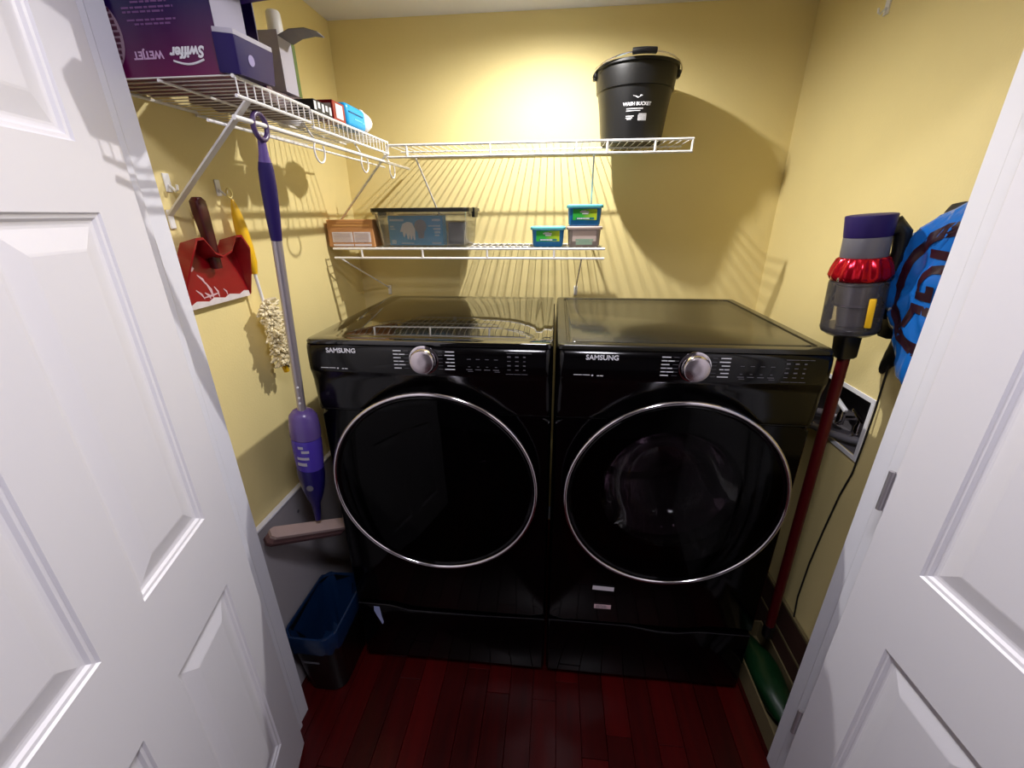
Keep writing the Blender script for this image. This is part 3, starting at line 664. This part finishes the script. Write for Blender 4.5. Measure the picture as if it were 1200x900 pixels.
for x0, x1, z0, z1 in ((-.100, -.045, .088, .096), (-.1, -.086, .066, .072), (-.1, -.08, .058, .062), (.066, .098, .088, .096), (.05, .098, .068, .074), (.07, .098, .056, .064), (.074, .096, .044, .052), (.074, .092, .034, .040), (-.098, -.08, .006, .02), (-.06, -.01, .006, .010), (.062, .098, .006, .012)):
    box(b, x0, x1, -.0258, -.0252, z0, z1)
obj('print_blocks', b, mat('pale_blue_print', (175, 205, 225), .6), bb_)
b = BM(); box(b, -.032, .032, -.04, .04, 0, .082, .004, 2); tag(obj('grey_carton', b, mat('grey_carton', (120, 118, 125), .7, noise=.15, scale=25), None, (-.398, .70, zl+.0055)), 'plain grey carton inside the clear bin, right of the teal box', 'box')
# wipe tubs
def tub(label, loc, body, lidm, faded=False):
    r = thing('wipes_tub', label, 'tub', loc, 0, 'wipes tubs on the lower shelf')
    def lp_(hx, hy, z): return [Vector((x, y, z)) for x, y in rrect(hx, hy, .014, 4)]
    b = BM(); loft(b, [lp_(.053, .040, 0), lp_(.057, .044, .006), lp_(.060, .047, .060), lp_(.060, .047, .062)]); obj('tub_body', b, body, r, smooth=True)
    b = BM(); loft(b, [lp_(.0605, .0475, .0605), lp_(.065, .052, .061), lp_(.066, .053, .064), lp_(.066, .053, .070), lp_(.063, .050, .073), lp_(.05, .038, .0735)]); obj('tub_lid', b, lidm, r, smooth=True)
    def fr(z): return -(.044+.003*(z-.006)/.054)-.0006
    def lab_quad(bm, x0, x1, z0, z1, off=0):
        vs = [bm.verts.new(v) for v in ((x0, fr(z0)-off, z0), (x1, fr(z0)-off, z0), (x1, fr(z1)-off, z1), (x0, fr(z1)-off, z1))]; bm.faces.new(vs)
        vs2 = [bm.verts.new(v.co+Vector((0, .0005, 0))) for v in vs]; bm.faces.new(vs2[::-1])
        for k in range(4): bm.faces.new((vs[k], vs2[k], vs2[(k+1) % 4], vs[(k+1) % 4]))
    b = BM(); lab_quad(b, -.0435, .0435, .020, .058); obj('label_field', b, 'tubgrad' if not faded else 'pinkgrey', r)
    b = BM(); lab_quad(b, -.032, .034, .022, .0285, .0003); obj('label_band', b, mat('dark_teal_band', (8, 110, 120), .5) if not faded else 'sage', r)
    b = BM()
    if not faded:
        x = -.028
        for L_ in (.006, .005, .006, .004, .007, .012): lab_quad(b, x, x+L_, .0235, .0272, .0006); x += L_+.001
        lab_quad(b, -.018, .014, .046, .0485, .0006); lab_quad(b, -.010, .012, .040, .0425, .0006); lab_quad(b, -.014, .004, .0515, .0525, .0006)
    else:
        lab_quad(b, -.03, .03, .008, .020, .0003); lab_quad(b, -.02, .02, .020, .026, .0006)
    obj('label_marks', b, 'print' if not faded else 'sage', r)
    if not faded:
        b = BM(); lab_quad(b, -.016, .012, .049, .0512, .0006); lab_quad(b, -.006, .014, .0436, .0456, .0006); obj('label_logo', b, 'bulbgrey', r)
    return r
tub('green and blue wipes tub standing alone, left of the stacked pair', (-.037, .650, zl), 'tubblue', 'tublid')
tub('faded pinkish grey tub under the upper green tub on lower shelf', (.098, .650, zl), mat('faded_tub', (150, 138, 132), .4, noise=.1), 'pinkgrey', True)
tub('green and blue wipes tub on top of the faded tub', (.096, .648, zl+.0745), 'tubblue', 'tublid')

# ---------------------------------------------------------------- left wall things
def wall_hook(label, x, y, z, s):
    r = thing('adhesive_hook', label, 'hook', (x, y, z), group='white adhesive wall hooks')
    b = BM(); box(b, 0, s*.003, -.009, .009, -.02, .02, .001, 1); obj('hook_plate', b, 'white', r)
    b = BM(); tube(b, [(s*.003, 0, -.004), (s*.012, 0, -.012), (s*.016, 0, -.018), (s*.022, 0, -.014), (s*.024, 0, -.004)], .0028, 8); obj('hook_prong', b, 'white', r, smooth=True)
wall_hook('white hook on the left wall above the red dustpan', XL, -.085, 1.675, 1)
wall_hook('white hook on the left wall holding the yellow duster', XL, .073, 1.672, 1)
wall_hook('white hook alone near the top of the right wall', XR, .464, 2.122, -1)
# red dustpan
dp = thing('dustpan', 'red dustpan with a worn white lip hanging on the left wall', 'dustpan', (XL+.012, -.035, 1.392)); dp.rotation_euler = (0, 0, 0)
b = BM(); N = 14
def pan_out(t):  # t 0..1 around from left lip corner up over to right lip corner (y,z)
    pts = [(-.118, 0), (-.112, .05), (-.098, .10), (-.075, .128), (-.055, .128), (-.028, .100), (.0, .092), (.028, .100), (.055, .128), (.075, .128), (.098, .10), (.112, .05), (.118, 0)]
    pts = [(p[0]*1.03, p[1]*1.28) for p in pts]; f = t*(len(pts)-1); i = min(int(f), len(pts)-2); u = f-i; return (pts[i][0]*(1-u)+pts[i+1][0]*u, pts[i][1]*(1-u)+pts[i+1][1]*u)
o_ = [pan_out(k/24) for k in range(25)]
dep = [.004+.044*min(1, z/.13) for y, z in o_]
base = [Vector((.0, y*.96, z*.93)) for y, z in o_]; wallt = [Vector((d, y, z)) for (y, z), d in zip(o_, dep)]
walli = [Vector((d, y*.97, z*.97-.001)) for (y, z), d in zip(o_, dep)]; basei = [Vector((.003, y*.93, z*.9)) for y, z in o_]
loft(b, [base, wallt, walli, basei], False, False, closed_u=False)
for L_ in (base, basei):
    c = b.verts.new(L_[0].lerp(L_[-1], .5)+Vector((0, 0, .0))); vs = [b.verts.new(p) for p in L_]
    for k in range(24): b.faces.new((c, vs[k], vs[k+1]))
obj('pan', b, 'red', dp, smooth=True)
b = BM(); loft(b, [[Vector((0, -.114+.228*k/12, -.004)) for k in range(13)] + [Vector((0, .114-.228*k/12, .010+.004*math.sin(k*2.1))) for k in range(13)], [Vector((.0045, -.114+.228*k/12, -.004)) for k in range(13)] + [Vector((.0045, .114-.228*k/12, .010+.004*math.sin(k*2.1))) for k in range(13)]]); obj('worn_lip', b, mat('worn_white', (215, 205, 205), .7, noise=.2, scale=60), dp)
b = BM()
for y0, z0, y1, z1, w_ in ((-.035, .055, -.02, .012, .004), (-.045, .03, -.03, .012, .003), (-.01, .04, 0, .012, .0025), (-.055, .075, -.035, .05, .003), (.02, .03, .03, .012, .002), (-.07, .04, -.05, .015, .0022), (-.05, .018, .0, .022, .0025), (-.065, .10, -.068, .085, .004)):
    tube(b, [(.0042, y0, z0), (.0042, (y0+y1)/2+.004, (z0+z1)/2), (.0042, y1, z1)], [.0012, w_*1.3, .0012], 6)

for v in b.verts: v.co.x = .0036+(v.co.x-.0042)*.12
obj('dust_smears', b, mat('dust_smear', (205, 170, 175), .9), dp)
b = BM(); loft(b, [[Vector((.018+sx*sz_*.9, dy+sy*sz_*1.25, z)) for sx, sy in rrect(1, 1, .6, 3)] for z, sz_, dy in ((.085, .010, .0), (.12, .011, -.002), (.17, .0125, -.004), (.22, .0145, -.008), (.245, .014, -.009), (.254, .008, -.009))]); obj('handle', b, 'darkred', dp, smooth=True)
# duster
du = thing('duster', 'yellow-handled duster with cream fluffy head hanging from left wall hook', 'duster', (XL+.022, .075, 1.655))
def dpnt(t): return Vector((.006+.016*t, .004+.040*t, -.52*t))
b = BM(); tube(b, [dpnt(t) for t in (.02, .05, .09, .16, .25, .34, .40)], [.003, .008, .012, .016, .017, .015, .008], 14); obj('handle', b, 'yellow', du, smooth=True)
b = BM(); tube(b, [Vector((.006, .010*math.cos(a), .004+.012*math.sin(a))) for a in [2*PI*k/16 for k in range(16)]], .0022, 8, closed=True); obj('hanging_loop', b, mat('pale_yellow', (225, 205, 130), .4), du, smooth=True)
b = BM(); tube(b, [dpnt(.40), dpnt(.94)], .0045, 8); obj('shaft', b, 'white', du, smooth=True)
b = BM(); tube(b, [dpnt(.93)+Vector((0, .005, 0)), dpnt(.955)+Vector((0, .006, 0)), dpnt(1.0)+Vector((0, .01, 0))], [.008, .009, .009], 12); obj('end_tip', b, 'yellow', du, smooth=True)
b = BM(); rr_ = random.Random(5)
for k in range(620):
    t = rr_.uniform(.56, .93); p = dpnt(t); a = rr_.uniform(0, 2*PI); L_ = rr_.uniform(.024, .044)*(1-.3*abs(t-.73)/.2)
    d = Vector((abs(math.cos(a))*.8 if math.cos(a) < 0 else math.cos(a), math.sin(a), rr_.uniform(-.9, .3))).normalized()
    if (p+d*L_).x < .0: d.x = abs(d.x)
    s = Vector((rr_.uniform(-1, 1), rr_.uniform(-1, 1), rr_.uniform(-1, 1)))*.012
    tube(b, [p, p+d*L_*.5+s*.5, p+d*L_+s], [.0062, .0078, .003], 5)
fz = obj('fluffy_head', b, 'fluff', du, smooth=True); fz['kind'] = 'stuff'

# spray mop hanging from the rod
mp = thing('spray_mop', 'purple spray mop with silver handle hanging from the rod, left of the machines', 'mop', (-.622, -.128, 1.790))
TOP = Vector((-.622, -.128, 1.790)); BOT = Vector((-.757, -.022, .672)); AX = BOT-TOP
def mpt(t, ox=0, oy=0): return AX*t+Vector((ox, oy, 0))
b = BM(); tube(b, [Vector((.0, .022*math.cos(a), -.016+.024*math.sin(a))) for a in [2*PI*k/24 for k in range(24)]], .0055, 10, closed=True); obj('hanging_ring', b, 'lilac' if 0 else mat('mop_ring', (70, 50, 96), .35), mp, smooth=True)
b = BM(); tube(b, [mpt(.034), mpt(.06), mpt(.075)], [.0075, .010, .013], 12); obj('grip_neck', b, 'lilac', mp, smooth=True)
b = BM(); tube(b, [mpt(t) for t in (.072, .085, .12, .17, .215)], [.013, .0155, .0165, .015, .012], 14); obj('grip', b, 'darkpurple', mp, smooth=True)
b = BM(); tube(b, [mpt(t) for t in (.212, .64)], .0115, 16); tb = obj('silver_tube', b, 'alu', mp, smooth=True)
b = BM()
for t in (.556, .585, .60): tube(b, [mpt(t, .004, -.0095), mpt(t, .004, -.0125)], .003, 8)
obj('tube_buttons', b, 'white', tb)
# solution bottle and body (flattened sections that follow the axis)
zax = AX.normalized(); xax = (Vector((1, 0, 0))-zax*zax.x).normalized(); yax = zax.cross(xax)
def sec(t, hx, hy): c = AX*t; return [c+xax*(hx*math.cos(a))+yax*(hy*math.sin(a)) for a in [2*PI*k/24 for k in range(24)]]
b = BM(); loft(b, [sec(.622, .014, .014), sec(.628, .028, .026), sec(.640, .038, .034), sec(.675, .043, .038), sec(.70, .043, .038)]); obj('shoulder', b, 'lilac', mp, smooth=True)
b = BM(); loft(b, [sec(.702, .0405, .037), sec(.715, .042, .038), sec(.775, .041, .037), sec(.80, .039, .034)]); bt = obj('solution_bottle', b, mat('violet_bottle', (78, 60, 170), .25), mp, smooth=True)
# label on the bottle
def surf_pt(t, ang, rx, ry, off=.0008): c = AX*t; return c+xax*((rx+off)*math.cos(ang))+yax*((ry+off)*math.sin(ang))
A0 = -1.35 if yax.y > 0 else 1.35
sg = 1 if yax.y > 0 else -1
def patch(bm, t0, t1, a0, a1, rx, ry, off=.001, n=6):
    rows = [[bm.verts.new(surf_pt(t, a0+(a1-a0)*k/n, rx, ry, off)) for k in range(n+1)] for t in (t0, t1)]
    for k in range(n): bm.faces.new((rows[0][k], rows[0][k+1], rows[1][k+1], rows[1][k]))
b = BM(); patch(b, .727, .735, A0-.35, A0+.15, .042, .038); patch(b, .748, .756, A0-.3, A0+.5, .042, .038); patch(b, .766, .776, A0-.1, A0+.55, .0415, .0375); patch(b, .714, .722, A0+.0, A0+.35, .042, .038); obj('label_marks', b, 'whitecard', bt, recalc=False)
b = BM(); loft(b, [sec(.80, .040, .035), sec(.83, .040, .035), sec(.87, .035, .030), sec(.91, .024, .022), (sec(.935, .014, .014)), sec(.995, .009, .011)]); bd = obj('mop_body', b, mat('indigo_plastic', (26, 20, 92), .3), mp, smooth=True)
b = BM(); 
cpt = surf_pt(.855, A0, .037, .032, .001); nv = (xax*math.cos(A0)+yax*math.sin(A0)).normalized()
q = nv.to_track_quat('Z', 'Y').to_matrix().to_4x4(); prism(b, [(.010*math.cos(2*PI*k/18), .010*math.sin(2*PI*k/18)) for k in range(18)], -.001, .0015, T(cpt) @ q); obj('spray_button', b, 'grey', bd)
# head
hA = Vector((-.842, -.150, .712))-TOP; hB = Vector((-.708, .060, .590))-TOP; hd = (hB-hA).normalized(); hs = Vector((.55, -.5, -.35)); hs = (hs-hd*hs.dot(hd)).normalized(); hn = hd.cross(hs)
def hsec(c, hw, h0, h1): return [c+hs*hw+hn*h0, c+hs*hw+hn*h1, c-hs*hw+hn*h1, c-hs*hw+hn*h0]
if hn.z < 0: hn = -hn
HM = (hA+hB)/2; off = AX*.985-HM
def headslab(nm, m_, hw, h0, h1, e=0):
    b = BM(); loft(b, [hsec(hA+hd*(.006+e), hw*.6, h0, h1), hsec(hA+hd*.02, hw, h0, h1), hsec(hB-hd*.02, hw, h0, h1), hsec(hB-hd*(.006+e), hw*.6, h0, h1)]); return obj(nm, b, m_, mp)
headslab('mop_head', 'pad', .020, .000, .012); headslab('cleaning_pad', mat('mop_head_grey', (130, 98, 98), .7), .017, -.022, -.0005); headslab('pad_underside', mat('pad_brown', (80, 52, 54), .9), .019, -.034, -.0225)

# white board leaning low on the left wall
wbd = thing('white_board', 'low white painted board standing against left wall behind the mop', 'board', (XL+.002, YF+.012, 0))
b = BM(); box(b, 0, .016, 0, .72, .001, .700, .002, 1); obj('board_face', b, mat('white_board', (172, 167, 172), .5, noise=.05, scale=5), wbd)
b = BM(); box(b, -.0005, .019, 0, .72, .7005, .709, .002, 1); obj('board_cap', b, 'jamb', wbd)
b = BM(); lathe(b, [(0, 0), (.006, 0), (.006, .001), (0, .0015)], 12, T((.0165, .26, .63)) @ RY(PI/2)); obj('scuff', b, 'dimprint', wbd)
# waste bin with liner
wz = thing('waste_bin', 'small dark waste bin with a blue liner beside the left machine', 'bin', (-.790, -.03, 0))
def wl(hx, hy, z, r=.045): return [Vector((x, y, z)) for x, y in rrect(hx, hy, r, 6)]
b = BM(); loft(b, [wl(.068, .105, .001), wl(.072, .11, .006), wl(.084, .137, .285), wl(.087, .141, .290), wl(.087, .141, .296), wl(.080, .134, .296), wl(.068, .104, .008)]); obj('bin_body', b, 'blackplastic', wz, smooth=True)
b = BM(); n_ = 28; lo = []
def lin_loop(hx, hy, z, amp, ph):
    pts = rrect(hx, hy, .045, 6); return [Vector((x*(1+amp*math.sin(k*1.7+ph)), y*(1+amp*math.sin(k*1.7+ph)), z+amp*.25*math.sin(k*2.3+ph))) for k, (x, y) in enumerate(pts)]
loft(b, [lin_loop(.0855, .139, .225, .03, 0), lin_loop(.090, .1445, .262, .02, .6), lin_loop(.0905, .1445, .290, .012, 1), lin_loop(.089, .143, .302, .01, 1), lin_loop(.083, .137, .303, .01, 1), lin_loop(.077, .125, .27, .04, 2), lin_loop(.07, .11, .18, .08, 3), lin_loop(.06, .09, .08, .1, 4)], False, True); obj('bin_liner', b, 'liner', wz, smooth=True)
b = BM(); box(b, -.04, .02, -.1318, -.1312, .17, .178); obj('embossed_mark', b, 'dimprint', wz)

# ---------------------------------------------------------------- right side: outlet box, vacuum, bags, floor items
ob = thing('outlet_box', 'white framed recessed plumbing box with valves in the right wall', 'plumbing box', (XR, BY0, BZ0))
LY_, LZ_ = BY1-BY0, BZ1-BZ0
b = BM(); 
for a in ((-.004, 0, -.014, LY_+.014, LZ_, LZ_+.014), (-.004, 0, -.014, LY_+.014, -.014, 0), (-.004, 0, -.014, 0, 0, LZ_), (-.004, 0, LY_, LY_+.014, 0, LZ_)): box(b, *a, .001, 1)
obj('frame', b, 'white', ob)
b = BM()
box(b, .002, .08, .0005, .0025, .001, LZ_-.001); box(b, .002, .08, LY_-.0025, LY_-.0005, .001, LZ_-.001); box(b, .002, .08, .0025, LY_-.0025, .0005, .0025); box(b, .002, .08, .0025, LY_-.0025, LZ_-.0025, LZ_-.0005); box(b, .08, .084, .0005, LY_-.0005, .0005, LZ_-.0005)
obj('recess_liner', b, mat('recess_grey', (90, 86, 90), .6), ob)
for i, y in enumerate((.065, .15)):
    b = BM(); lathe(b, [(0, -.02), (.012, -.02), (.012, .012), (.009, .02), (.009, .034), (0, .034)], 16, T((.035, y, .05))); tube(b, [(.035, y, .05), (.08, y, .05)], .008, 10); v_ = obj('valve', b, 'chrome', ob, smooth=True)
    b = BM(); box(b, -.006, .0065, -.03, .03, 0, .012, .004, 2, T((.030, y+.008, .087)) @ RX(.35)); obj('valve_lever', b, 'white' if i else 'chrome', v_, smooth=True)
b = BM(); tube(b, [(.035, .03, .03), (.012, .05, .026), (-.018, .10, .020), (-.024, .17, .008), (-.022, .24, -.02), (-.02, .30, -.07), (-.02, .38, -.16), (-.02, .48, -.3)], .011, 12)
tag(obj('supply_hose', b, mat('grey_hose', (110, 108, 114), .4), None, (XR, BY0, BZ0), smooth=True), 'grey supply hose leaving the plumbing box behind the right machine', 'hose')
b = BM(); tube(b, [(.03, .16, .028), (.005, .20, .03), (-.03, .24, .02), (-.036, .30, -.02), (-.034, .36, -.1)], .010, 12)
tag(obj('supply_hose', b, mat('pale_hose', (165, 160, 165), .35), None, (XR, BY0, BZ0+.018), smooth=True), 'pale supply hose curving from the far valve of plumbing box', 'hose')

# cordless vacuum, upright
vc = thing('cordless_vacuum', 'red and purple cordless stick vacuum docked upright right of the machines', 'vacuum', (.768, .056, .0))
VT = Vector((.724-.768, 0, 1.597)); VB = Vector((.748-.768, 0, 1.325)); VA = (VB-VT).normalized()
def vz(h): # matrix placing local +z (0 at top) down the body axis
    qx = (-VA).to_track_quat('Z', 'Y').to_matrix().to_4x4(); return T(VT) @ qx
VM = vz(0)
b = BM(); lathe(b, [(0, 0), (.044, 0), (.049, -.001), (.050, -.004), (.047, -.046), (.0465, -.049), (0, -.049)], 36, VM); obj('filter_cap', b, 'darkpurple', vc, smooth=True)
b = BM(); lathe(b, [(.046, -.0495), (.0465, -.052), (.0475, -.092), (.046, -.096), (0, -.096)], 36, VM); obj('motor_collar', b, 'grey', vc, smooth=True)
b = BM(); N = 72; loops = []
for r_, h in ((.046, -.0945), (.050, -.098), (.058, -.118), (.062, -.136), (.059, -.148), (.05, -.150)):
    loops.append([VM @ Vector((r_*(1+.055*math.cos(12*a)*(1 if -.146 < h < -.096 else 0))*math.cos(a), r_*(1+.055*math.cos(12*a)*(1 if -.146 < h < -.096 else 0))*math.sin(a), h)) for a in [2*PI*k/N for k in range(N)]])
loft(b, loops); obj('cyclones', b, 'cyclone', vc, smooth='all')
b = BM(); lathe(b, [(.0575, -.1505), (.0595, -.152), (.0605, -.158), (.0625, -.26), (.064, -.268), (.062, -.272), (.057, -.272)], 40, VM); obj('clear_bin', b, 'vacclear', vc, smooth=True)
b = BM(); lathe(b, [(0, -.152), (.047, -.152), (.047, -.158), (.042, -.162), (.042, -.205), (.047, -.21), (.034, -.216), (.030, -.262), (0, -.262)], 36, VM); obj('shroud', b, mat('shroud_grey', (120, 116, 120), .3, metal=.5, bump=.3, bscale=400), vc, smooth=True)
b = BM(); lathe(b, [(0, -.264), (.058, -.264), (.061, -.268), (.061, -.276), (.05, -.284), (.02, -.288), (0, -.288)], 36, VM); obj('bin_base', b, mat('smoked_base', (60, 58, 62), .25), vc, smooth=True)
b = BM(); box(b, .030, .044, -.060, -.046, -.255, -.185, .003, 2); xf(b, VM @ RZ(.95)); obj('yellow_latch', b, 'yellow', vc, smooth=True)
b = BM(); box(b, -.018, .018, -.058, -.046, -.150, -.138, .003, 2); xf(b, VM); obj('release_catch', b, 'chrome', vc, smooth=True)
b = BM(); loft(b, [[VM @ Vector((x, y, h)) for x, y in rrect(hx, hy, .008, 3)] for h, hx, hy in ((-.283, .026, .024), (-.30, .024, .023), (-.345, .022, .022), (-.35, .018, .019))]); obj('inlet_neck', b, 'blackplastic', vc, smooth=True)
WT = Vector((-.012, 0, 1.255)); WB = Vector((.008, .0, .27))
b = BM(); tube(b, [WT, WB], .0145, 16); obj('wand', b, 'wandred', vc, smooth=True)
b = BM(); tube(b, [WB, WB+Vector((0, 0, -.05))], [.019, .017], 16); obj('wand_collar', b, 'blackplastic', vc, smooth=True)
b = BM(); box(b, .070, .1045, -.006, .030, 1.30, 1.40, .004, 2); tube(b, [(.03, .012, 1.36), (.08, .012, 1.36)], .012, 10); obj('wall_dock', b, 'blackplastic', vc, smooth=True)
b = BM(); tube(b, [VM @ Vector(p) for p in ((.0, .03, -.04), (.01, .056, -.03), (.014, .066, -.045), (.014, .068, -.09), (.01, .062, -.13))], [.02, .022, .018, .016, .018], 12); obj('trigger_handle', b, 'blackplastic', vc, smooth=True)

# bags: pillow surfaces hanging along the right wall, outline in (y, z)
def seg_dist(p, a, c):
    ab = (c[0]-a[0], c[1]-a[1]); t = max(0, min(1, ((p[0]-a[0])*ab[0]+(p[1]-a[1])*ab[1])/(ab[0]**2+ab[1]**2))); return math.hypot(p[0]-a[0]-ab[0]*t, p[1]-a[1]-ab[1]*t)
def bag_depth(y, z, poly, thick, soft):
    d = min(seg_dist((y, z), poly[i], poly[(i+1) % len(poly)]) for i in range(len(poly))); u = min(1, d/soft); return thick*math.sqrt(max(0, 1-(1-u)**2))
def wr(y, z): return .004*math.sin(62*(y*.75+z)+3*math.sin(22*y))+.003*math.sin(110*(y-z*.4)+2*math.sin(30*z))+.0015*math.sin(190*(y+z))
def bag(poly, xw, thick, soft, name, m_, parent, nscale=1):
    n = 34; cy_ = sum(p[0] for p in poly)/len(poly); cz_ = sum(p[1] for p in poly)/len(poly)
    # smooth closed outline
    out = []
    for i in range(len(poly)):
        a, c, d, e = (Vector((*poly[(i+j) % len(poly)], 0)) for j in (-1, 0, 1, 2))
        for k in range(5):
            t = k/5; out.append(.5*((2*c)+(d-a)*t+(2*a-5*c+4*d-e)*t*t+(3*c-a-3*d+e)*t**3))
    b = BM(); loops = []
    for s in (1, .985, .95, .88, .78, .66, .52, .38, .24, .1):
        lp_ = []
        for p in out:
            y = cy_+(p.x-cy_)*s; z = cz_+(p.y-cz_)*s; dd = bag_depth(y, z, [(q.x, q.y) for q in out[::2]], thick, soft)
            lp_.append(Vector((xw-dd-wr(y, z)*min(1, dd/thick*1.4)*nscale, y, z)))
        loops.append(lp_)
    bk = [Vector((xw, p.x, p.y)) for p in out]
    loft(b, [bk]+loops, True, True); return obj(name, b, m_, parent, smooth='all'), [(q.x, q.y) for q in out[::2]]
bp = [(-.165, 1.700), (-.13, 1.655), (-.06, 1.615), (.02, 1.572), (.082, 1.520), (.098, 1.46), (.076, 1.40), (.035, 1.35), (-.01, 1.305), (-.04, 1.25), (-.075, 1.205), (-.15, 1.19), (-.195, 1.30), (-.198, 1.50), (-.19, 1.64)]
bg = thing('carrier_bag', 'bulging bright blue plastic bag with dark round print hanging on right wall', 'bag', (0, .022, .004))
BX, BT, BS = .852, .055, .07
_, oo = bag(bp, BX, BT, BS, 'bag_body', 'bagblue', bg)
from mathutils.bvhtree import BVHTree
_me = bg.children[0].data if bg.children else [o for o in bpy.data.objects if o.parent == bg][0].data
bag_tree = BVHTree.FromPolygons([v.co.copy() for v in _me.vertices], [tuple(p.vertices) for p in _me.polygons])
def on_bag(bm, off=.0016):
    out_ = []
    for v in bm.verts:
        h = bag_tree.ray_cast(Vector((0, v.co.y, v.co.z)), Vector((1, 0, 0)))
        if h[0] is None: out_.append(v)
        else: v.co.x = h[0].x-off
    bmesh.ops.delete(bm, geom=out_, context='VERTS')
    return bm
def on_bag_old(bm, off=.0016):
    for v in bm.verts:
        y, z = v.co.y, v.co.z; dd = bag_depth(y, z, oo, BT, BS); v.co.x = BX-dd-wr(y, z)*min(1, dd/BT*1.4)-off-v.co.x*.3
    return bm
# ring of the emblem
b = BM(); rc = (-.122, 1.438); N = 60
def ringpt(a, r_): return Vector((0, rc[0]+r_*math.cos(a)*.95, rc[1]+r_*math.sin(a)*1.18))
A_ = [math.radians(-130+260*k/N) for k in range(N+1)]
rows = [[b.verts.new(ringpt(a, q_)) for a in A_] for q_ in (.096, .1, .104, .108, .112, .116, .12)]
for ra, rb in zip(rows, rows[1:]):
    for k in range(N): b.faces.new((ra[k], ra[k+1], rb[k+1], rb[k]))
on_bag(b); obj('emblem_ring', b, 'bagprint', bg, recalc=False, smooth='all')
def bag_text(s, size, y, z, rot, nm, bold=.003):
    t = text_mesh(s, size, 0, bold); bmesh.ops.subdivide_edges(t, edges=[e for e in t.edges if e.calc_length() > .008], cuts=3); bmesh.ops.triangulate(t, faces=t.faces)
    # view is from -x looking to +x: text right -> -y
    xf(t, T((0, y, z)) @ RX(rot) @ Matrix(((0, 0, 0, 0), (-1, 0, 0, 0), (0, 1, 0, 0), (0, 0, 0, 1))))
    on_bag(t, .0022); obj(nm, t, 'bagprint', bg, recalc=False)
bag_text('IGL', .118, -.105, 1.440, math.radians(90+4), 'lettering', .003)
bag_text('CUSTOM', .034, .030, 1.375, math.radians(90-30), 'lettering', .001)
bk_ = [(-.16, 1.63), (-.10, 1.62), (.02, 1.62), (.045, 1.59), (.06, 1.50), (.062, 1.40), (.072, 1.30), (.082, 1.215), (.070, 1.200), (.040, 1.232), (.012, 1.222), (-.02, 1.246), (-.1, 1.215), (-.17, 1.25), (-.19, 1.45)]
bt_ = thing('black_tote', 'black cloth bag hanging on right wall behind the blue bag', 'bag', (0, 0, 0))
bag(bk_, XR-.002, .016, .03, 'bag_body', 'matte', bt_, .3)
# charger cord
b = BM(); tube(b, [(.868, .04, 1.30), (.866, .049, 1.227), (.868, .046, 1.1), (.8645, .042, 1.0), (.868, .05, .90), (.868, .068, .811), (.868, .085, .66), (.866, .095, .518), (.868, .10, .36), (.866, .08, .25)], .0026, 8)
tag(obj('charger_cord', b, 'matte', None, (0, 0, 0), smooth=True), 'thin black charger cord hanging down the right wall below the bags', 'cord')
# floor items right of the right machine
gb = thing('open_carton', 'low tan-edged carton on the floor right of the right machine', 'box', (.79, .02, 0))
b = BM(); hx, hy, hz = .070, .21, .085
box(b, -hx, -hx+.006, -hy, hy, .001, hz); box(b, hx-.006, hx, -hy, hy, .001, hz); box(b, -hx+.006, hx-.006, -hy, -hy+.006, .001, hz); box(b, -hx+.006, hx-.006, hy-.006, hy, .001, hz); box(b, -hx+.006, hx-.006, -hy+.006, hy-.006, .001, .006); obj('carton_walls', b, 'tan', gb)
b = BM(); blob(b, 0, 0, .052, .054, .16, .045, 21, .12, 24, 12); tag(obj('green_bag', b, 'greenbag', None, (.79, .02, .007), smooth=True), 'crumpled green bag inside the low carton on the floor', 'bag')
bd_ = thing('leaning_board', 'brown board with pale edges leaning low on the right wall', 'board', (XR-.012, -.02, 0))
b = BM(); box(b, 0, .008, 0, .62, .001, .272); obj('board_face', b, 'wood', bd_)
b = BM(); box(b, -.002, .009, 0, .62, .272, .282); obj('top_edge', b, 'tan', bd_)
b = BM(); box(b, -.002, -.0002, 0, .62, .155, .165); obj('pale_strip', b, 'tan', bd_)
b = BM(); box(b, -.0125, 0, 0, .64, 0, .09, .003, 1); struct('baseboard_back', b, 'jamb', label='white baseboard along the back wall behind the machines', cat='baseboard', loc=(-.2, YB-.0005, .001), rot=(0, 0, -PI/2))
